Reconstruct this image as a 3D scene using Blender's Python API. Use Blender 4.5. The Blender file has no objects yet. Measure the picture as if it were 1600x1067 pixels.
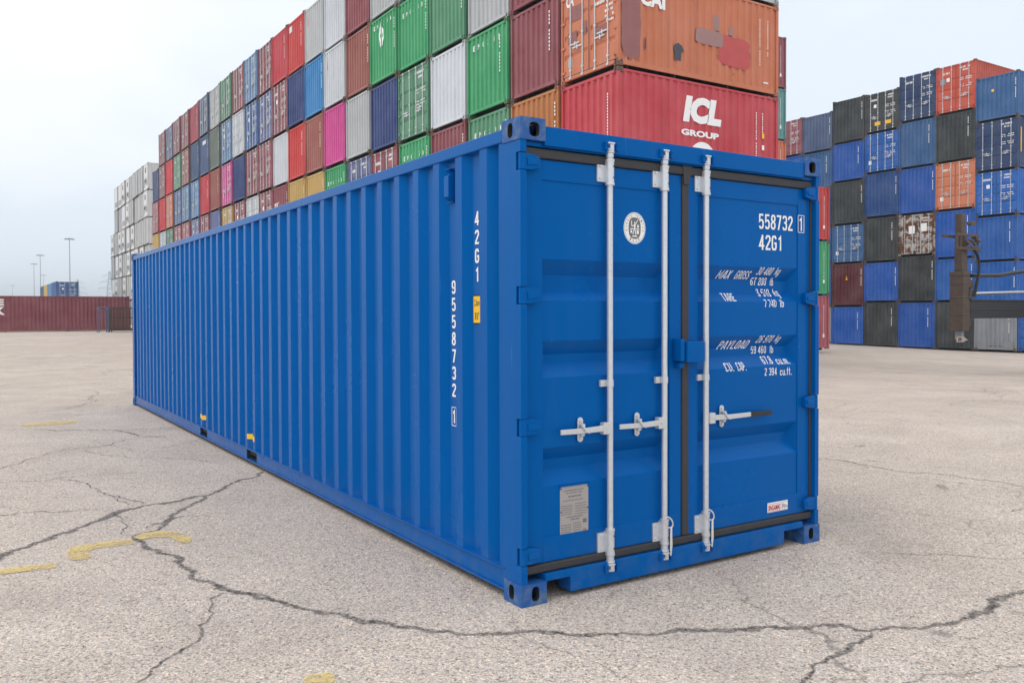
import bpy, bmesh, math, random
from mathutils import Matrix, Vector
random.seed(7)
SC = bpy.context.scene
COL = SC.collection
R = math.radians

# ------------------------------------------------------------------ camera
cam_data = bpy.data.cameras.new('camera')
cam = bpy.data.objects.new('camera', cam_data)
COL.objects.link(cam)
YAW, PITCH, ROLL = 0.572582490, -0.0194009816, -0.00318656948
CAM = Vector((-2.46522706, -3.7379556, 1.55868967))
_F = Vector((math.sin(YAW)*math.cos(PITCH), math.cos(YAW)*math.cos(PITCH), math.sin(PITCH)))
_R = Vector((math.cos(YAW), -math.sin(YAW), 0))
_U = _R.cross(_F)
_R2 = math.cos(ROLL)*_R + math.sin(ROLL)*_U
_U2 = -math.sin(ROLL)*_R + math.cos(ROLL)*_U
cam.matrix_world = Matrix(((_R2.x, _U2.x, -_F.x, CAM.x), (_R2.y, _U2.y, -_F.y, CAM.y),
                           (_R2.z, _U2.z, -_F.z, CAM.z), (0, 0, 0, 1)))
cam_data.sensor_width = 36.0
cam_data.lens = 1332.98789/1600*36.0
cam_data.shift_y = -18.2446818/1600
cam_data.clip_start = 0.1
cam_data.clip_end = 6000
SC.camera = cam

# ------------------------------------------------------------------ sky and sun (bright overcast)
SUN_EL, SUN_AZ = R(58), R(-95)          # azimuth from +Y towards +X: the light comes from the left
world = bpy.data.worlds.new('World')
SC.world = world
world.use_nodes = True
wn, wl = world.node_tree.nodes, world.node_tree.links
wn.clear()
sky = wn.new('ShaderNodeTexSky')
sky.sky_type = 'NISHITA'
sky.sun_disc = False
sky.sun_elevation = SUN_EL
sky.sun_rotation = SUN_AZ
sky.dust_density = 2.0
skys = wn.new('ShaderNodeVectorMath'); skys.operation = 'SCALE'; skys.inputs[3].default_value = 0.1
wl.new(sky.outputs[0], skys.inputs[0])
tc = wn.new('ShaderNodeTexCoord')
mp = wn.new('ShaderNodeMapping'); mp.inputs['Scale'].default_value = (1.0, 1.0, 2.2)
mp.inputs['Location'].default_value = (0.35, 0.1, 0.0)
wl.new(tc.outputs['Generated'], mp.inputs['Vector'])
nz = wn.new('ShaderNodeTexNoise'); nz.inputs['Scale'].default_value = 1.7
nz.inputs['Detail'].default_value = 7; nz.inputs['Roughness'].default_value = 0.5; nz.inputs['Distortion'].default_value = 0.4
wl.new(mp.outputs[0], nz.inputs['Vector'])
# cloud deck: brighter upwards and towards the veiled sun, with soft mottling
sdir = (math.sin(SUN_AZ)*math.cos(SUN_EL), math.cos(SUN_AZ)*math.cos(SUN_EL), math.sin(SUN_EL))
dt_ = wn.new('ShaderNodeVectorMath'); dt_.operation = 'DOT_PRODUCT'
dt_.inputs[1].default_value = (0.5*sdir[0], 0.5*sdir[1], 0.5*sdir[2]+0.55)
wl.new(tc.outputs['Generated'], dt_.inputs[0])
na = wn.new('ShaderNodeMath'); na.operation = 'MULTIPLY_ADD'; na.inputs[1].default_value = 0.62; na.inputs[2].default_value = -0.30
wl.new(nz.outputs['Fac'], na.inputs[0])
ad = wn.new('ShaderNodeMath'); ad.operation = 'ADD'
wl.new(dt_.outputs['Value'], ad.inputs[0]); wl.new(na.outputs[0], ad.inputs[1])
cr = wn.new('ShaderNodeValToRGB')
ce = cr.color_ramp.elements
ce[0].position = 0.08; ce[0].color = (0.675, 0.74, 0.825, 1)
ce[1].position = 1.0; ce[1].color = (1.12, 1.12, 1.11, 1)
e_ = ce.new(0.28); e_.color = (0.86, 0.87, 0.875, 1)
wl.new(ad.outputs[0], cr.inputs[0])
mx = wn.new('ShaderNodeMix'); mx.data_type = 'RGBA'; mx.inputs['Factor'].default_value = 0.93
wl.new(skys.outputs[0], mx.inputs[6]); wl.new(cr.outputs[0], mx.inputs[7])
bg = wn.new('ShaderNodeBackground'); bg.inputs['Strength'].default_value = 1.0
wl.new(mx.outputs[2], bg.inputs['Color'])
wo = wn.new('ShaderNodeOutputWorld'); wl.new(bg.outputs[0], wo.inputs['Surface'])

sun_data = bpy.data.lights.new('sun', 'SUN')
sun_data.energy = 0.55
sun_data.angle = R(30)
sun_data.color = (1.0, 0.96, 0.9)
sun = bpy.data.objects.new('sun', sun_data)
COL.objects.link(sun)
_sd = Vector((math.sin(SUN_AZ)*math.cos(SUN_EL), math.cos(SUN_AZ)*math.cos(SUN_EL), math.sin(SUN_EL)))
sun.rotation_euler = (-_sd).to_track_quat('-Z', 'Y').to_euler()

SC.view_settings.view_transform = 'Standard'
SC.view_settings.look = 'None'
SC.view_settings.exposure = 0.42
SC.view_settings.gamma = 1.0
SC.render.engine = 'CYCLES'
SC.cycles.max_bounces = 6
SC.cycles.use_denoising = True

# ------------------------------------------------------------------ helpers
def lin(r, g, b):
    def f(c):
        c /= 255.0
        return c/12.92 if c <= 0.04045 else ((c+0.055)/1.055)**2.4
    return (f(r), f(g), f(b))

class MB:
    def __init__(s): s.v = []; s.f = []; s.m = []; s.uv = None
    def quad(s, a, b, c, d, mi=0):
        n = len(s.v); s.v += [a, b, c, d]; s.f.append((n, n+1, n+2, n+3)); s.m.append(mi)
    def poly(s, pts, mi=0):
        n = len(s.v); s.v += list(pts); s.f.append(tuple(range(n, n+len(pts)))); s.m.append(mi)
    def box(s, x0, x1, y0, y1, z0, z1, mi=0):
        n = len(s.v)
        s.v += [(x0,y0,z0),(x1,y0,z0),(x1,y1,z0),(x0,y1,z0),(x0,y0,z1),(x1,y0,z1),(x1,y1,z1),(x0,y1,z1)]
        for q in ((0,3,2,1),(4,5,6,7),(0,1,5,4),(1,2,6,5),(2,3,7,6),(3,0,4,7)):
            s.f.append(tuple(n+i for i in q)); s.m.append(mi)
        return s
    def prism(s, pts, axis, a, b, mi=0):
        """pts: 2D outline; extruded from a to b along axis (0,1,2)."""
        def P(p, t):
            if axis == 0: return (t, p[0], p[1])
            if axis == 1: return (p[0], t, p[1])
            return (p[0], p[1], t)
        n = len(s.v); k = len(pts)
        s.v += [P(p, a) for p in pts] + [P(p, b) for p in pts]
        s.f.append(tuple(n+i for i in range(k))); s.m.append(mi)
        s.f.append(tuple(n+k+i for i in reversed(range(k)))); s.m.append(mi)
        for i in range(k):
            j = (i+1) % k
            s.f.append((n+i, n+k+i, n+k+j, n+j)); s.m.append(mi)
        return s
    def cyl(s, p0, p1, r0, r1=None, n=12, mi=0, caps=True):
        r1 = r0 if r1 is None else r1
        p0, p1 = Vector(p0), Vector(p1); d = (p1-p0).normalized()
        a = d.orthogonal().normalized(); b = d.cross(a)
        k = len(s.v)
        for p, r in ((p0, r0), (p1, r1)):
            for i in range(n):
                t = 2*math.pi*i/n
                s.v.append(tuple(p + a*(r*math.cos(t)) + b*(r*math.sin(t))))
        for i in range(n):
            j = (i+1) % n
            s.f.append((k+i, k+j, k+n+j, k+n+i)); s.m.append(mi)
        if caps:
            s.f.append(tuple(k+i for i in reversed(range(n)))); s.m.append(mi)
            s.f.append(tuple(k+n+i for i in range(n))); s.m.append(mi)
        return s
    def tube(s, pts, r, n=8, mi=0):
        for p, q in zip(pts[:-1], pts[1:]): s.cyl(p, q, r, n=n, mi=mi)
        return s
    def mesh(s, name, mats, smooth=False):
        me = bpy.data.meshes.new(name)
        me.from_pydata(s.v, [], s.f)
        for m in (mats if isinstance(mats, (list, tuple)) else [mats]): me.materials.append(m)
        if any(s.m): me.polygons.foreach_set('material_index', s.m)
        bm = bmesh.new(); bm.from_mesh(me)
        bmesh.ops.recalc_face_normals(bm, faces=bm.faces)
        bm.to_mesh(me); bm.free()
        if smooth:
            me.polygons.foreach_set('use_smooth', [True]*len(me.polygons))
            try: me.set_sharp_from_angle(angle=R(40))
            except Exception: pass
        me.update()
        return me

def put(name, me, parent=None, loc=(0,0,0), color=None, bevel=0.0):
    o = bpy.data.objects.new(name, me)
    COL.objects.link(o)
    o.location = loc
    if parent is not None: o.parent = parent
    if color is not None: o.color = color
    if bevel:
        b = o.modifiers.new('bevel', 'BEVEL'); b.width = bevel; b.segments = 2; b.limit_method = 'ANGLE'; b.angle_limit = R(40)
    return o

def tag(o, label, cat, group=None, kind=None):
    o['label'] = label; o['category'] = cat
    if group: o['group'] = group
    if kind: o['kind'] = kind
    return o

def empty(name, loc=(0,0,0)):
    o = bpy.data.objects.new(name, None); COL.objects.link(o); o.location = loc
    o.empty_display_size = 0.2
    return o

def setting(o):
    o['kind'] = 'structure'
    return o

# ------------------------------------------------------------------ materials
def new_mat(name):
    m = bpy.data.materials.new(name); m.use_nodes = True
    nt = m.node_tree; b = nt.nodes['Principled BSDF']
    return m, nt.nodes, nt.links, b

def noise(n, l, vec, scale, detail=4, rough=0.55, dist=0.0):
    t = n.new('ShaderNodeTexNoise'); t.inputs['Scale'].default_value = scale
    t.inputs['Detail'].default_value = detail; t.inputs['Roughness'].default_value = rough
    t.inputs['Distortion'].default_value = dist
    if vec is not None: l.new(vec, t.inputs['Vector'])
    return t
def mapping(n, l, vec, scale=(1,1,1), loc=(0,0,0)):
    t = n.new('ShaderNodeMapping'); t.inputs['Scale'].default_value = scale; t.inputs['Location'].default_value = loc
    l.new(vec, t.inputs['Vector']); return t.outputs[0]
def ramp(n, l, fac, p0, p1, c0=(0,0,0,1), c1=(1,1,1,1)):
    t = n.new('ShaderNodeValToRGB'); e = t.color_ramp.elements
    e[0].position = p0; e[0].color = c0; e[1].position = p1; e[1].color = c1
    l.new(fac, t.inputs[0]); return t.outputs[0]
def mixc(n, l, fac, a, b, blend='MIX'):
    t = n.new('ShaderNodeMix'); t.data_type = 'RGBA'; t.blend_type = blend
    for i, s in ((0, fac), (6, a), (7, b)):
        if hasattr(s, 'is_linked') or hasattr(s, 'links'): l.new(s, t.inputs[i])
        elif i == 0: t.inputs[0].default_value = s
        else: t.inputs[i].default_value = (*s[:3], 1)
    return t.outputs[2]
def math_(n, l, op, a, b=0.0, clamp=False):
    t = n.new('ShaderNodeMath'); t.operation = op; t.use_clamp = clamp
    for i, s in ((0, a), (1, b)):
        if hasattr(s, 'links'): l.new(s, t.inputs[i])
        else: t.inputs[i].default_value = s
    return t.outputs[0]
def bump(n, l, b, h, strength, dist):
    t = n.new('ShaderNodeBump'); t.inputs['Strength'].default_value = strength; t.inputs['Distance'].default_value = dist
    l.new(h, t.inputs['Height']); l.new(t.outputs[0], b.inputs['Normal'])

def simple(name, col, rough=0.5, metal=0.0, var=0.12, scale=6.0, bumps=0.0):
    m, n, l, b = new_mat(name)
    tcn = n.new('ShaderNodeTexCoord')
    t = noise(n, l, tcn.outputs['Object'], scale, 6)
    c = mixc(n, l, t.outputs['Fac'], tuple(c*(1-var) for c in col), tuple(min(1, c*(1+var)) for c in col))
    l.new(c, b.inputs['Base Color'])
    b.inputs['Roughness'].default_value = rough; b.inputs['Metallic'].default_value = metal
    if bumps: bump(n, l, b, t.outputs['Fac'], bumps, 0.01)
    return m

# fresh blue paint of the near container
def make_blue():
    m, n, l, b = new_mat('fresh_blue_paint')
    tcn = n.new('ShaderNodeTexCoord'); ob = tcn.outputs['Object']
    t1 = noise(n, l, ob, 1.3, 5); t2 = noise(n, l, mapping(n, l, ob, (9, 9, 0.7)), 1.0, 5)
    c = mixc(n, l, t1.outputs['Fac'], (0.0, 0.092, 0.350), (0.0, 0.110, 0.412))
    dust = ramp(n, l, t2.outputs['Fac'], 0.55, 0.85)
    c = mixc(n, l, math_(n, l, 'MULTIPLY', dust, 0.06), c, (0.12, 0.22, 0.40))
    # small scuffs
    t3 = noise(n, l, ob, 38, 3, 0.6, 0.6)
    sc = ramp(n, l, t3.outputs['Fac'], 0.74, 0.78)
    c = mixc(n, l, math_(n, l, 'MULTIPLY', sc, 0.25), c, (0.12, 0.2, 0.32))
    scr = noise(n, l, mapping(n, l, ob, (45, 45, 1.6)), 1.0, 3, 0.5)
    c = mixc(n, l, math_(n, l, 'MULTIPLY', ramp(n, l, scr.outputs['Fac'], 0.73, 0.76), 0.28), c, (0.16, 0.27, 0.42))
    sz = n.new('ShaderNodeSeparateXYZ'); l.new(ob, sz.inputs[0])
    low = n.new('ShaderNodeMapRange'); low.inputs[1].default_value = 0.38; low.inputs[2].default_value = 0.03
    l.new(sz.outputs[2], low.inputs[0])
    spl = noise(n, l, ob, 9, 6, 0.7)
    dirt = math_(n, l, 'MULTIPLY', low.outputs[0], ramp(n, l, spl.outputs['Fac'], 0.42, 0.70))
    c = mixc(n, l, math_(n, l, 'MULTIPLY', dirt, 0.26), c, (0.13, 0.15, 0.16))
    l.new(c, b.inputs['Base Color'])
    r = n.new('ShaderNodeMapRange'); r.inputs[3].default_value = 0.20; r.inputs[4].default_value = 0.32; b.inputs['Specular IOR Level'].default_value = 0.17; b.inputs['Specular Tint'].default_value = (0.15, 0.55, 1.0, 1)
    l.new(t1.outputs['Fac'], r.inputs[0]); l.new(r.outputs[0], b.inputs['Roughness'])
    fine = noise(n, l, ob, 160, 2)
    big = noise(n, l, ob, 3.5, 2)
    h = math_(n, l, 'ADD', math_(n, l, 'MULTIPLY', fine.outputs['Fac'], 0.06), big.outputs['Fac'])
    bump(n, l, b, h, 0.12, 0.01)
    return m
BLUE = make_blue()

def make_worn_blue():
    m, n, l, b = new_mat('scuffed_blue_casting')
    tcn = n.new('ShaderNodeTexCoord'); ob = tcn.outputs['Object']
    t1 = noise(n, l, ob, 14, 6, 0.65)
    f = ramp(n, l, t1.outputs['Fac'], 0.46, 0.66)
    c = mixc(n, l, f, (0.004, 0.085, 0.33), (0.10, 0.17, 0.27))
    t2 = noise(n, l, ob, 30, 5, 0.6)
    c = mixc(n, l, ramp(n, l, t2.outputs['Fac'], 0.66, 0.72), c, (0.12, 0.10, 0.08))
    l.new(c, b.inputs['Base Color']); b.inputs['Roughness'].default_value = 0.55
    bump(n, l, b, t1.outputs['Fac'], 0.3, 0.004)
    return m
WORN = make_worn_blue()

# painted and weathered steel; colour from the object's colour, its alpha is the amount of rust
def make_paint():
    m, n, l, b = new_mat('weathered_container_paint')
    oi = n.new('ShaderNodeObjectInfo'); tcn = n.new('ShaderNodeTexCoord'); ob = tcn.outputs['Object']
    geo = n.new('ShaderNodeNewGeometry'); wp = geo.outputs['Position']
    t1 = noise(n, l, wp, 0.9, 6, 0.6)
    fade = mixc(n, l, 0.10, oi.outputs['Color'], (0.62, 0.62, 0.62))
    dark = mixc(n, l, 0.14, oi.outputs['Color'], (0.05, 0.04, 0.035))
    c = mixc(n, l, ramp(n, l, t1.outputs['Fac'], 0.3, 0.72), dark, fade)
    st = noise(n, l, mapping(n, l, wp, (5, 5, 0.35)), 1.0, 6, 0.6)
    grime = ramp(n, l, st.outputs['Fac'], 0.5, 0.8)
    c = mixc(n, l, math_(n, l, 'MULTIPLY', grime, 0.22), c, (0.07, 0.06, 0.055))
    t2 = noise(n, l, wp, 2.3, 9, 0.68, 0.4)
    s = math_(n, l, 'ADD', t2.outputs['Fac'], math_(n, l, 'MULTIPLY', st.outputs['Fac'], 0.35))
    thr = math_(n, l, 'SUBTRACT', 1.02, math_(n, l, 'MULTIPLY', oi.outputs['Alpha'], 0.42))
    rf = math_(n, l, 'MULTIPLY', math_(n, l, 'SUBTRACT', s, thr), 14.0, True)
    t3 = noise(n, l, wp, 9, 4)
    rust = mixc(n, l, t3.outputs['Fac'], (0.06, 0.022, 0.012), (0.20, 0.085, 0.04))
    c = mixc(n, l, rf, c, rust)
    l.new(c, b.inputs['Base Color'])
    b.inputs['Roughness'].default_value = 0.55; b.inputs['Specular IOR Level'].default_value = 0.2
    bump(n, l, b, math_(n, l, 'ADD', t1.outputs['Fac'], math_(n, l, 'MULTIPLY', rf, 0.1)), 0.15, 0.03)
    return m
PAINT = make_paint()

def make_rusty():
    m, n, l, b = new_mat('rusty_corner_steel')
    geo = n.new('ShaderNodeNewGeometry'); wp = geo.outputs['Position']
    oi = n.new('ShaderNodeObjectInfo')
    t = noise(n, l, wp, 3.0, 8, 0.7)
    rust = mixc(n, l, t.outputs['Fac'], (0.035, 0.02, 0.016), (0.20, 0.13, 0.095))
    t2 = noise(n, l, wp, 1.1, 4)
    c = mixc(n, l, ramp(n, l, t2.outputs['Fac'], 0.42, 0.6), rust, oi.outputs['Color'])
    c = mixc(n, l, 0.35, c, rust)
    l.new(c, b.inputs['Base Color']); b.inputs['Roughness'].default_value = 0.75
    return m
RUSTY = make_rusty()

GALV = simple('galvanised_steel', (0.62, 0.64, 0.66), 0.38, 0.35, 0.14, 40)
GALV_MATT = simple('dull_galvanised_steel', (0.66, 0.69, 0.73), 0.36, 0.5, 0.18, 40)
RUBBER = simple('black_rubber_gasket', (0.035, 0.035, 0.04), 0.6, 0, 0.25, 20)
BLACKP = simple('black_plastic_grip', (0.02, 0.02, 0.022), 0.5)
WHITE = simple('white_vinyl_lettering', (0.88, 0.89, 0.90), 0.5, 0, 0.04, 12)
YELLOW = simple('yellow_vinyl', (0.90, 0.54, 0.02), 0.5, 0, 0.06, 12)
INK = simple('black_print', (0.02, 0.02, 0.022), 0.5)
GREYINK = simple('grey_print', (0.16, 0.155, 0.16), 0.6)
REDINK = simple('red_print', (0.55, 0.02, 0.03), 0.5)
PLATE = simple('etched_metal_plate', (0.42, 0.40, 0.39), 0.45, 0.35, 0.08, 60)
ROPE = simple('white_seal_cord', (0.70, 0.68, 0.64), 0.8, 0, 0.2, 60)
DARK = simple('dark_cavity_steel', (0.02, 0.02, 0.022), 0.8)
REEFER = simple('white_reefer_panel', (0.70, 0.71, 0.72), 0.5, 0, 0.10, 1.2)
REEFG = simple('grey_reefer_machinery', (0.33, 0.34, 0.36), 0.6, 0, 0.3, 3)
STEELGREY = simple('weathered_grey_steel', (0.27, 0.29, 0.31), 0.6, 0.3, 0.15, 2)
BOOM = simple('dark_grey_boom_paint', (0.026, 0.027, 0.034), 0.5, 0, 0.3, 2)
GREASY = simple('greasy_brown_steel', (0.085, 0.062, 0.05), 0.6, 0.1, 0.5, 5, 0.3)
CHROME = simple('chromed_cylinder_rod', (0.75, 0.78, 0.8), 0.2, 0.9, 0.05)
TYRE = simple('tyre_rubber', (0.025, 0.025, 0.027), 0.8)
GLASS = simple('dark_cab_glass', (0.03, 0.04, 0.05), 0.1)
RUSTBIN = simple('rusty_bin_steel', (0.085, 0.062, 0.05), 0.75, 0.1, 0.5, 6)
PALEBLUE = simple('faded_blue_tube', (0.10, 0.14, 0.26), 0.6, 0, 0.2)
FARSTEEL = simple('distant_grey_steel', (0.30, 0.33, 0.38), 0.7)

# weathered pale asphalt with exposed aggregate
def make_ground():
    m, n, l, b = new_mat('weathered_yard_asphalt')
    geo = n.new('ShaderNodeNewGeometry'); P = geo.outputs['Position']
    big = noise(n, l, P, 0.16, 5, 0.6)
    mid = noise(n, l, P, 1.1, 6, 0.62)
    fine = noise(n, l, P, 34, 5, 0.7)
    v1 = n.new('ShaderNodeTexVoronoi'); v1.inputs['Scale'].default_value = 150; l.new(P, v1.inputs['Vector'])
    v2 = n.new('ShaderNodeTexVoronoi'); v2.inputs['Scale'].default_value = 85; l.new(P, v2.inputs['Vector'])
    base = mixc(n, l, ramp(n, l, big.outputs['Fac'], 0.32, 0.68), (0.50, 0.442, 0.398), (0.60, 0.558, 0.525))
    base = mixc(n, l, ramp(n, l, mid.outputs['Fac'], 0.35, 0.72), base, (0.46, 0.415, 0.385))
    # stones: each voronoi cell its own shade
    sep = n.new('ShaderNodeSeparateColor'); l.new(v1.outputs['Color'], sep.inputs[0])
    stone = ramp(n, l, sep.outputs[0], 0.0, 1.0, (0.50, 0.47, 0.45, 1), (1.38, 1.34, 1.30, 1))
    base = mixc(n, l, 0.85, base, stone, 'MULTIPLY')
    sep2 = n.new('ShaderNodeSeparateColor'); l.new(v2.outputs['Color'], sep2.inputs[0])
    st2 = ramp(n, l, sep2.outputs[1], 0.80, 0.98, (1, 1, 1, 1), (1.55, 1.40, 1.22, 1))
    base = mixc(n, l, 0.8, base, st2, 'MULTIPLY')
    dk = ramp(n, l, sep2.outputs[2], 0.86, 0.96, (1, 1, 1, 1), (0.45, 0.42, 0.42, 1))
    base = mixc(n, l, 0.8, base, dk, 'MULTIPLY')
    pits = ramp(n, l, fine.outputs['Fac'], 0.34, 0.46, (0.70, 0.67, 0.65, 1), (1, 1, 1, 1))
    base = mixc(n, l, 0.75, base, pits, 'MULTIPLY')
    stain = noise(n, l, P, 0.55, 5, 0.65, 0.6)
    sf = ramp(n, l, stain.outputs['Fac'], 0.54, 0.76)
    base = mixc(n, l, math_(n, l, 'MULTIPLY', sf, 0.42), base, (0.24, 0.205, 0.18))
    sp_ = noise(n, l, P, 2.6, 3, 0.5, 0.3)
    base = mixc(n, l, math_(n, l, 'MULTIPLY', ramp(n, l, sp_.outputs['Fac'], 0.70, 0.74), 0.5), base, (0.13, 0.11, 0.10))
    # fine crazing
    wob = noise(n, l, P, 0.8, 5, 0.6)
    off = n.new('ShaderNodeVectorMath'); off.operation = 'MULTIPLY_ADD'
    off.inputs[1].default_value = (1.2, 1.2, 0); l.new(wob.outputs['Color'], off.inputs[0]); l.new(P, off.inputs[2])
    v3 = n.new('ShaderNodeTexVoronoi'); v3.feature = 'DISTANCE_TO_EDGE'; v3.inputs['Scale'].default_value = 0.42
    l.new(off.outputs[0], v3.inputs['Vector'])
    gate = noise(n, l, P, 0.25, 3)
    ck = ramp(n, l, v3.outputs['Distance'], 0.0, 0.0045, (1, 1, 1, 1), (0, 0, 0, 1))
    ck = math_(n, l, 'MULTIPLY', ck, ramp(n, l, gate.outputs['Fac'], 0.46, 0.56))
    base = mixc(n, l, math_(n, l, 'MULTIPLY', ck, 0.6), base, (0.09, 0.08, 0.075))
    l.new(base, b.inputs['Base Color']); b.inputs['Roughness'].default_value = 0.88
    h = math_(n, l, 'ADD', math_(n, l, 'MULTIPLY', v1.outputs['Distance'], -0.6), fine.outputs['Fac'])
    bump(n, l, b, h, 0.5, 0.006)
    return m
GROUND = make_ground()

def make_crack():
    m, n, l, b = new_mat('eroded_crack')
    geo = n.new('ShaderNodeNewGeometry'); P = geo.outputs['Position']
    uv = n.new('ShaderNodeUVMap'); uv.uv_map = 'UVMap'
    sx = n.new('ShaderNodeSeparateXYZ'); l.new(uv.outputs[0], sx.inputs[0])
    e = math_(n, l, 'ABSOLUTE', math_(n, l, 'SUBTRACT', sx.outputs[1], 0.5))
    t = noise(n, l, P, 26, 6, 0.7); t2 = noise(n, l, P, 5, 4, 0.6)
    k = math_(n, l, 'ADD', e, math_(n, l, 'MULTIPLY', math_(n, l, 'SUBTRACT', t.outputs['Fac'], 0.5), 1.1))
    k = math_(n, l, 'ADD', k, math_(n, l, 'MULTIPLY', math_(n, l, 'SUBTRACT', t2.outputs['Fac'], 0.5), 0.7))
    a = math_(n, l, 'MULTIPLY', ramp(n, l, k, 0.08, 0.40, (1, 1, 1, 1), (0, 0, 0, 1)), 0.86)
    v = n.new('ShaderNodeTexVoronoi'); v.inputs['Scale'].default_value = 70; l.new(P, v.inputs['Vector'])
    sep = n.new('ShaderNodeSeparateColor'); l.new(v.outputs['Color'], sep.inputs[0])
    c = ramp(n, l, sep.outputs[0], 0.1, 1.0, (0.05, 0.046, 0.044, 1), (0.33, 0.295, 0.27, 1))
    l.new(c, b.inputs['Base Color']); b.inputs['Roughness'].default_value = 0.95
    l.new(a, b.inputs['Alpha'])
    return m
CRACK = make_crack()

def make_yellow_paint():
    m, n, l, b = new_mat('worn_yellow_road_paint')
    geo = n.new('ShaderNodeNewGeometry'); P = geo.outputs['Position']
    t = noise(n, l, P, 45, 6, 0.75); t2 = noise(n, l, P, 6, 5)
    a = ramp(n, l, math_(n, l, 'ADD', t.outputs['Fac'], math_(n, l, 'MULTIPLY', t2.outputs['Fac'], 0.5)), 0.60, 0.82)
    c = mixc(n, l, t.outputs['Fac'], (0.62, 0.46, 0.15), (0.74, 0.58, 0.26))
    l.new(c, b.inputs['Base Color']); b.inputs['Roughness'].default_value = 0.8
    l.new(math_(n, l, 'MULTIPLY', a, 0.85), b.inputs['Alpha'])
    return m
YPAINT = make_yellow_paint()

# ------------------------------------------------------------------ the yard
CRACKS=[
(0.045,[(0.02,4.66),(-0.22,4.39),(-0.51,4.05),(-0.74,3.82),(-0.91,3.49),(-1.05,3.32),(-1.17,3.1),(-1.27,2.86),(-1.38,2.78),(-1.48,2.72)]),
(0.04,[(-1.48,2.72),(-1.45,2.46),(-1.4,2.25),(-1.36,2.11),(-1.34,1.86),(-1.33,1.58),(-1.29,1.4),(-1.24,1.26),(-1.21,1.14),(-1.13,0.93),(-1.02,0.73),(-0.91,0.53),(-0.8,0.36),(-0.7,0.21),(-0.59,0.06),(-0.48,-0.07),(-0.34,-0.2),(-0.23,-0.26),(-0.03,-0.39),(0.07,-0.49),(0.35,-0.66),(0.57,-0.75),(0.8,-0.87),(1.0,-0.98),(1.2,-1.08),(1.25,-1.2),(1.46,-1.29),(1.65,-1.36),(1.89,-1.35),(2.1,-1.34),(2.51,-1.3),(3.16,-1.27)]),
(0.022,[(1.24,-1.21),(1.04,-1.25),(0.91,-1.3),(0.75,-1.32),(0.59,-1.36),(0.45,-1.41),(0.29,-1.47)]),
(0.06,[(-2.49,2.41),(-2.28,2.63),(-2.14,2.81),(-1.98,2.96),(-1.85,3.1),(-1.69,3.28),(-1.5,3.49),(-1.37,3.64),(-1.24,3.71),(-1.09,3.7),(-0.93,3.76),(-0.73,3.85)]),
(0.012,[(-2.49,5.58),(-2.19,5.52),(-1.7,5.42),(-1.28,5.41),(-0.77,5.19)]),
(0.014,[(-2.49,3.97),(-2.24,3.98),(-2.02,3.97),(-1.7,3.85),(-1.45,3.74)]),
(0.012,[(-1.7,5.38),(-1.51,4.75),(-1.4,4.26),(-1.35,3.81)]),
(0.014,[(-2.38,6.03),(-2.16,6.33),(-1.98,6.52),(-1.81,6.88),(-1.6,7.2),(-1.26,7.37),(-1.08,7.36),(-0.78,7.78),(-0.43,7.87),(-0.1,7.79)]),
(0.012,[(-1.25,7.19),(-1.06,6.53),(-0.73,6.16),(-0.41,5.79),(-0.14,5.29)]),
(0.022,[(-2.49,9.91),(-2.05,9.69),(-1.15,9.08),(-0.75,8.81),(0.05,8.5)]),
(0.03,[(-0.75,8.81),(-0.63,8.43),(-0.53,7.94),(-0.3,7.65)]),
(0.016,[(-2.3,14.05),(-1.92,13.92),(-1.08,13.6),(-0.45,13.3),(0.16,13.31)]),
(0.018,[(-0.42,15.78),(-0.43,14.16),(-0.41,13.28),(-0.72,12.58),(-1.22,11.87),(-1.69,11.77)]),
(0.02,[(0.45,19.44),(0.86,21.69),(1.27,20.49)]),
(0.016,[(5.15,2.16),(5.25,1.67),(5.26,1.11),(5.44,0.54),(5.47,0.16),(5.56,-0.22)]),
(0.014,[(-1.24,1.13),(-1.34,1.07),(-1.38,0.91),(-1.49,0.6),(-1.59,0.43),(-1.71,0.33),(-1.83,0.16),(-1.94,0.02)]),
(0.01,[(-1.48,2.72),(-1.48,3.23),(-1.47,3.6)]),
(0.02,[(-1.36,2.9),(-1.17,3.1),(-0.99,3.13),(-0.88,3.0)]),
(0.012,[(-1.46,4.39),(-1.31,4.05),(-1.25,3.72)]),
(0.015,[(14.19,5.29),(15.74,6.0),(16.71,6.35)]),
(0.016,[(-1.24,1.24),(-1.11,1.01),(-1.03,0.8),(-0.97,0.67)]),
(0.012,[(4.36,-0.27),(4.57,-0.28),(4.9,-0.37)]),
(0.02,[(-1.34,31.84),(-0.05,33.16),(1.7,33.11)]),
(0.02,[(0.38,26.34),(0.66,28.84)]),
]
PAINTMARKS=[
[(-2.357,2.323),(-2.222,2.328),(-2.085,2.317),(-1.981,2.282),(-1.998,2.164),(-2.127,2.187),(-2.294,2.206),(-2.359,2.204)],
[(-1.915,2.495),(-1.875,2.65),(-1.775,2.679),(-1.638,2.666),(-1.498,2.653),(-1.494,2.493),(-1.62,2.501),(-1.735,2.52),(-1.787,2.464),(-1.788,2.289),(-1.857,2.266),(-1.913,2.32)],
[(-1.484,2.685),(-1.395,2.772),(-1.289,2.766),(-1.196,2.683),(-1.147,2.565),(-1.148,2.402),(-1.185,2.308),(-1.239,2.364),(-1.267,2.541),(-1.361,2.603),(-1.448,2.58)],
[(-1.258,-0.21),(-1.227,-0.184),(-1.169,-0.207),(-1.141,-0.209),(-1.139,-0.273),(-1.176,-0.339),(-1.275,-0.274)],
[(-1.82,10.175),(-1.561,10.254),(-1.308,10.346),(-1.048,10.259),(-1.113,9.949),(-1.425,9.907),(-1.742,9.875)],
]
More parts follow.
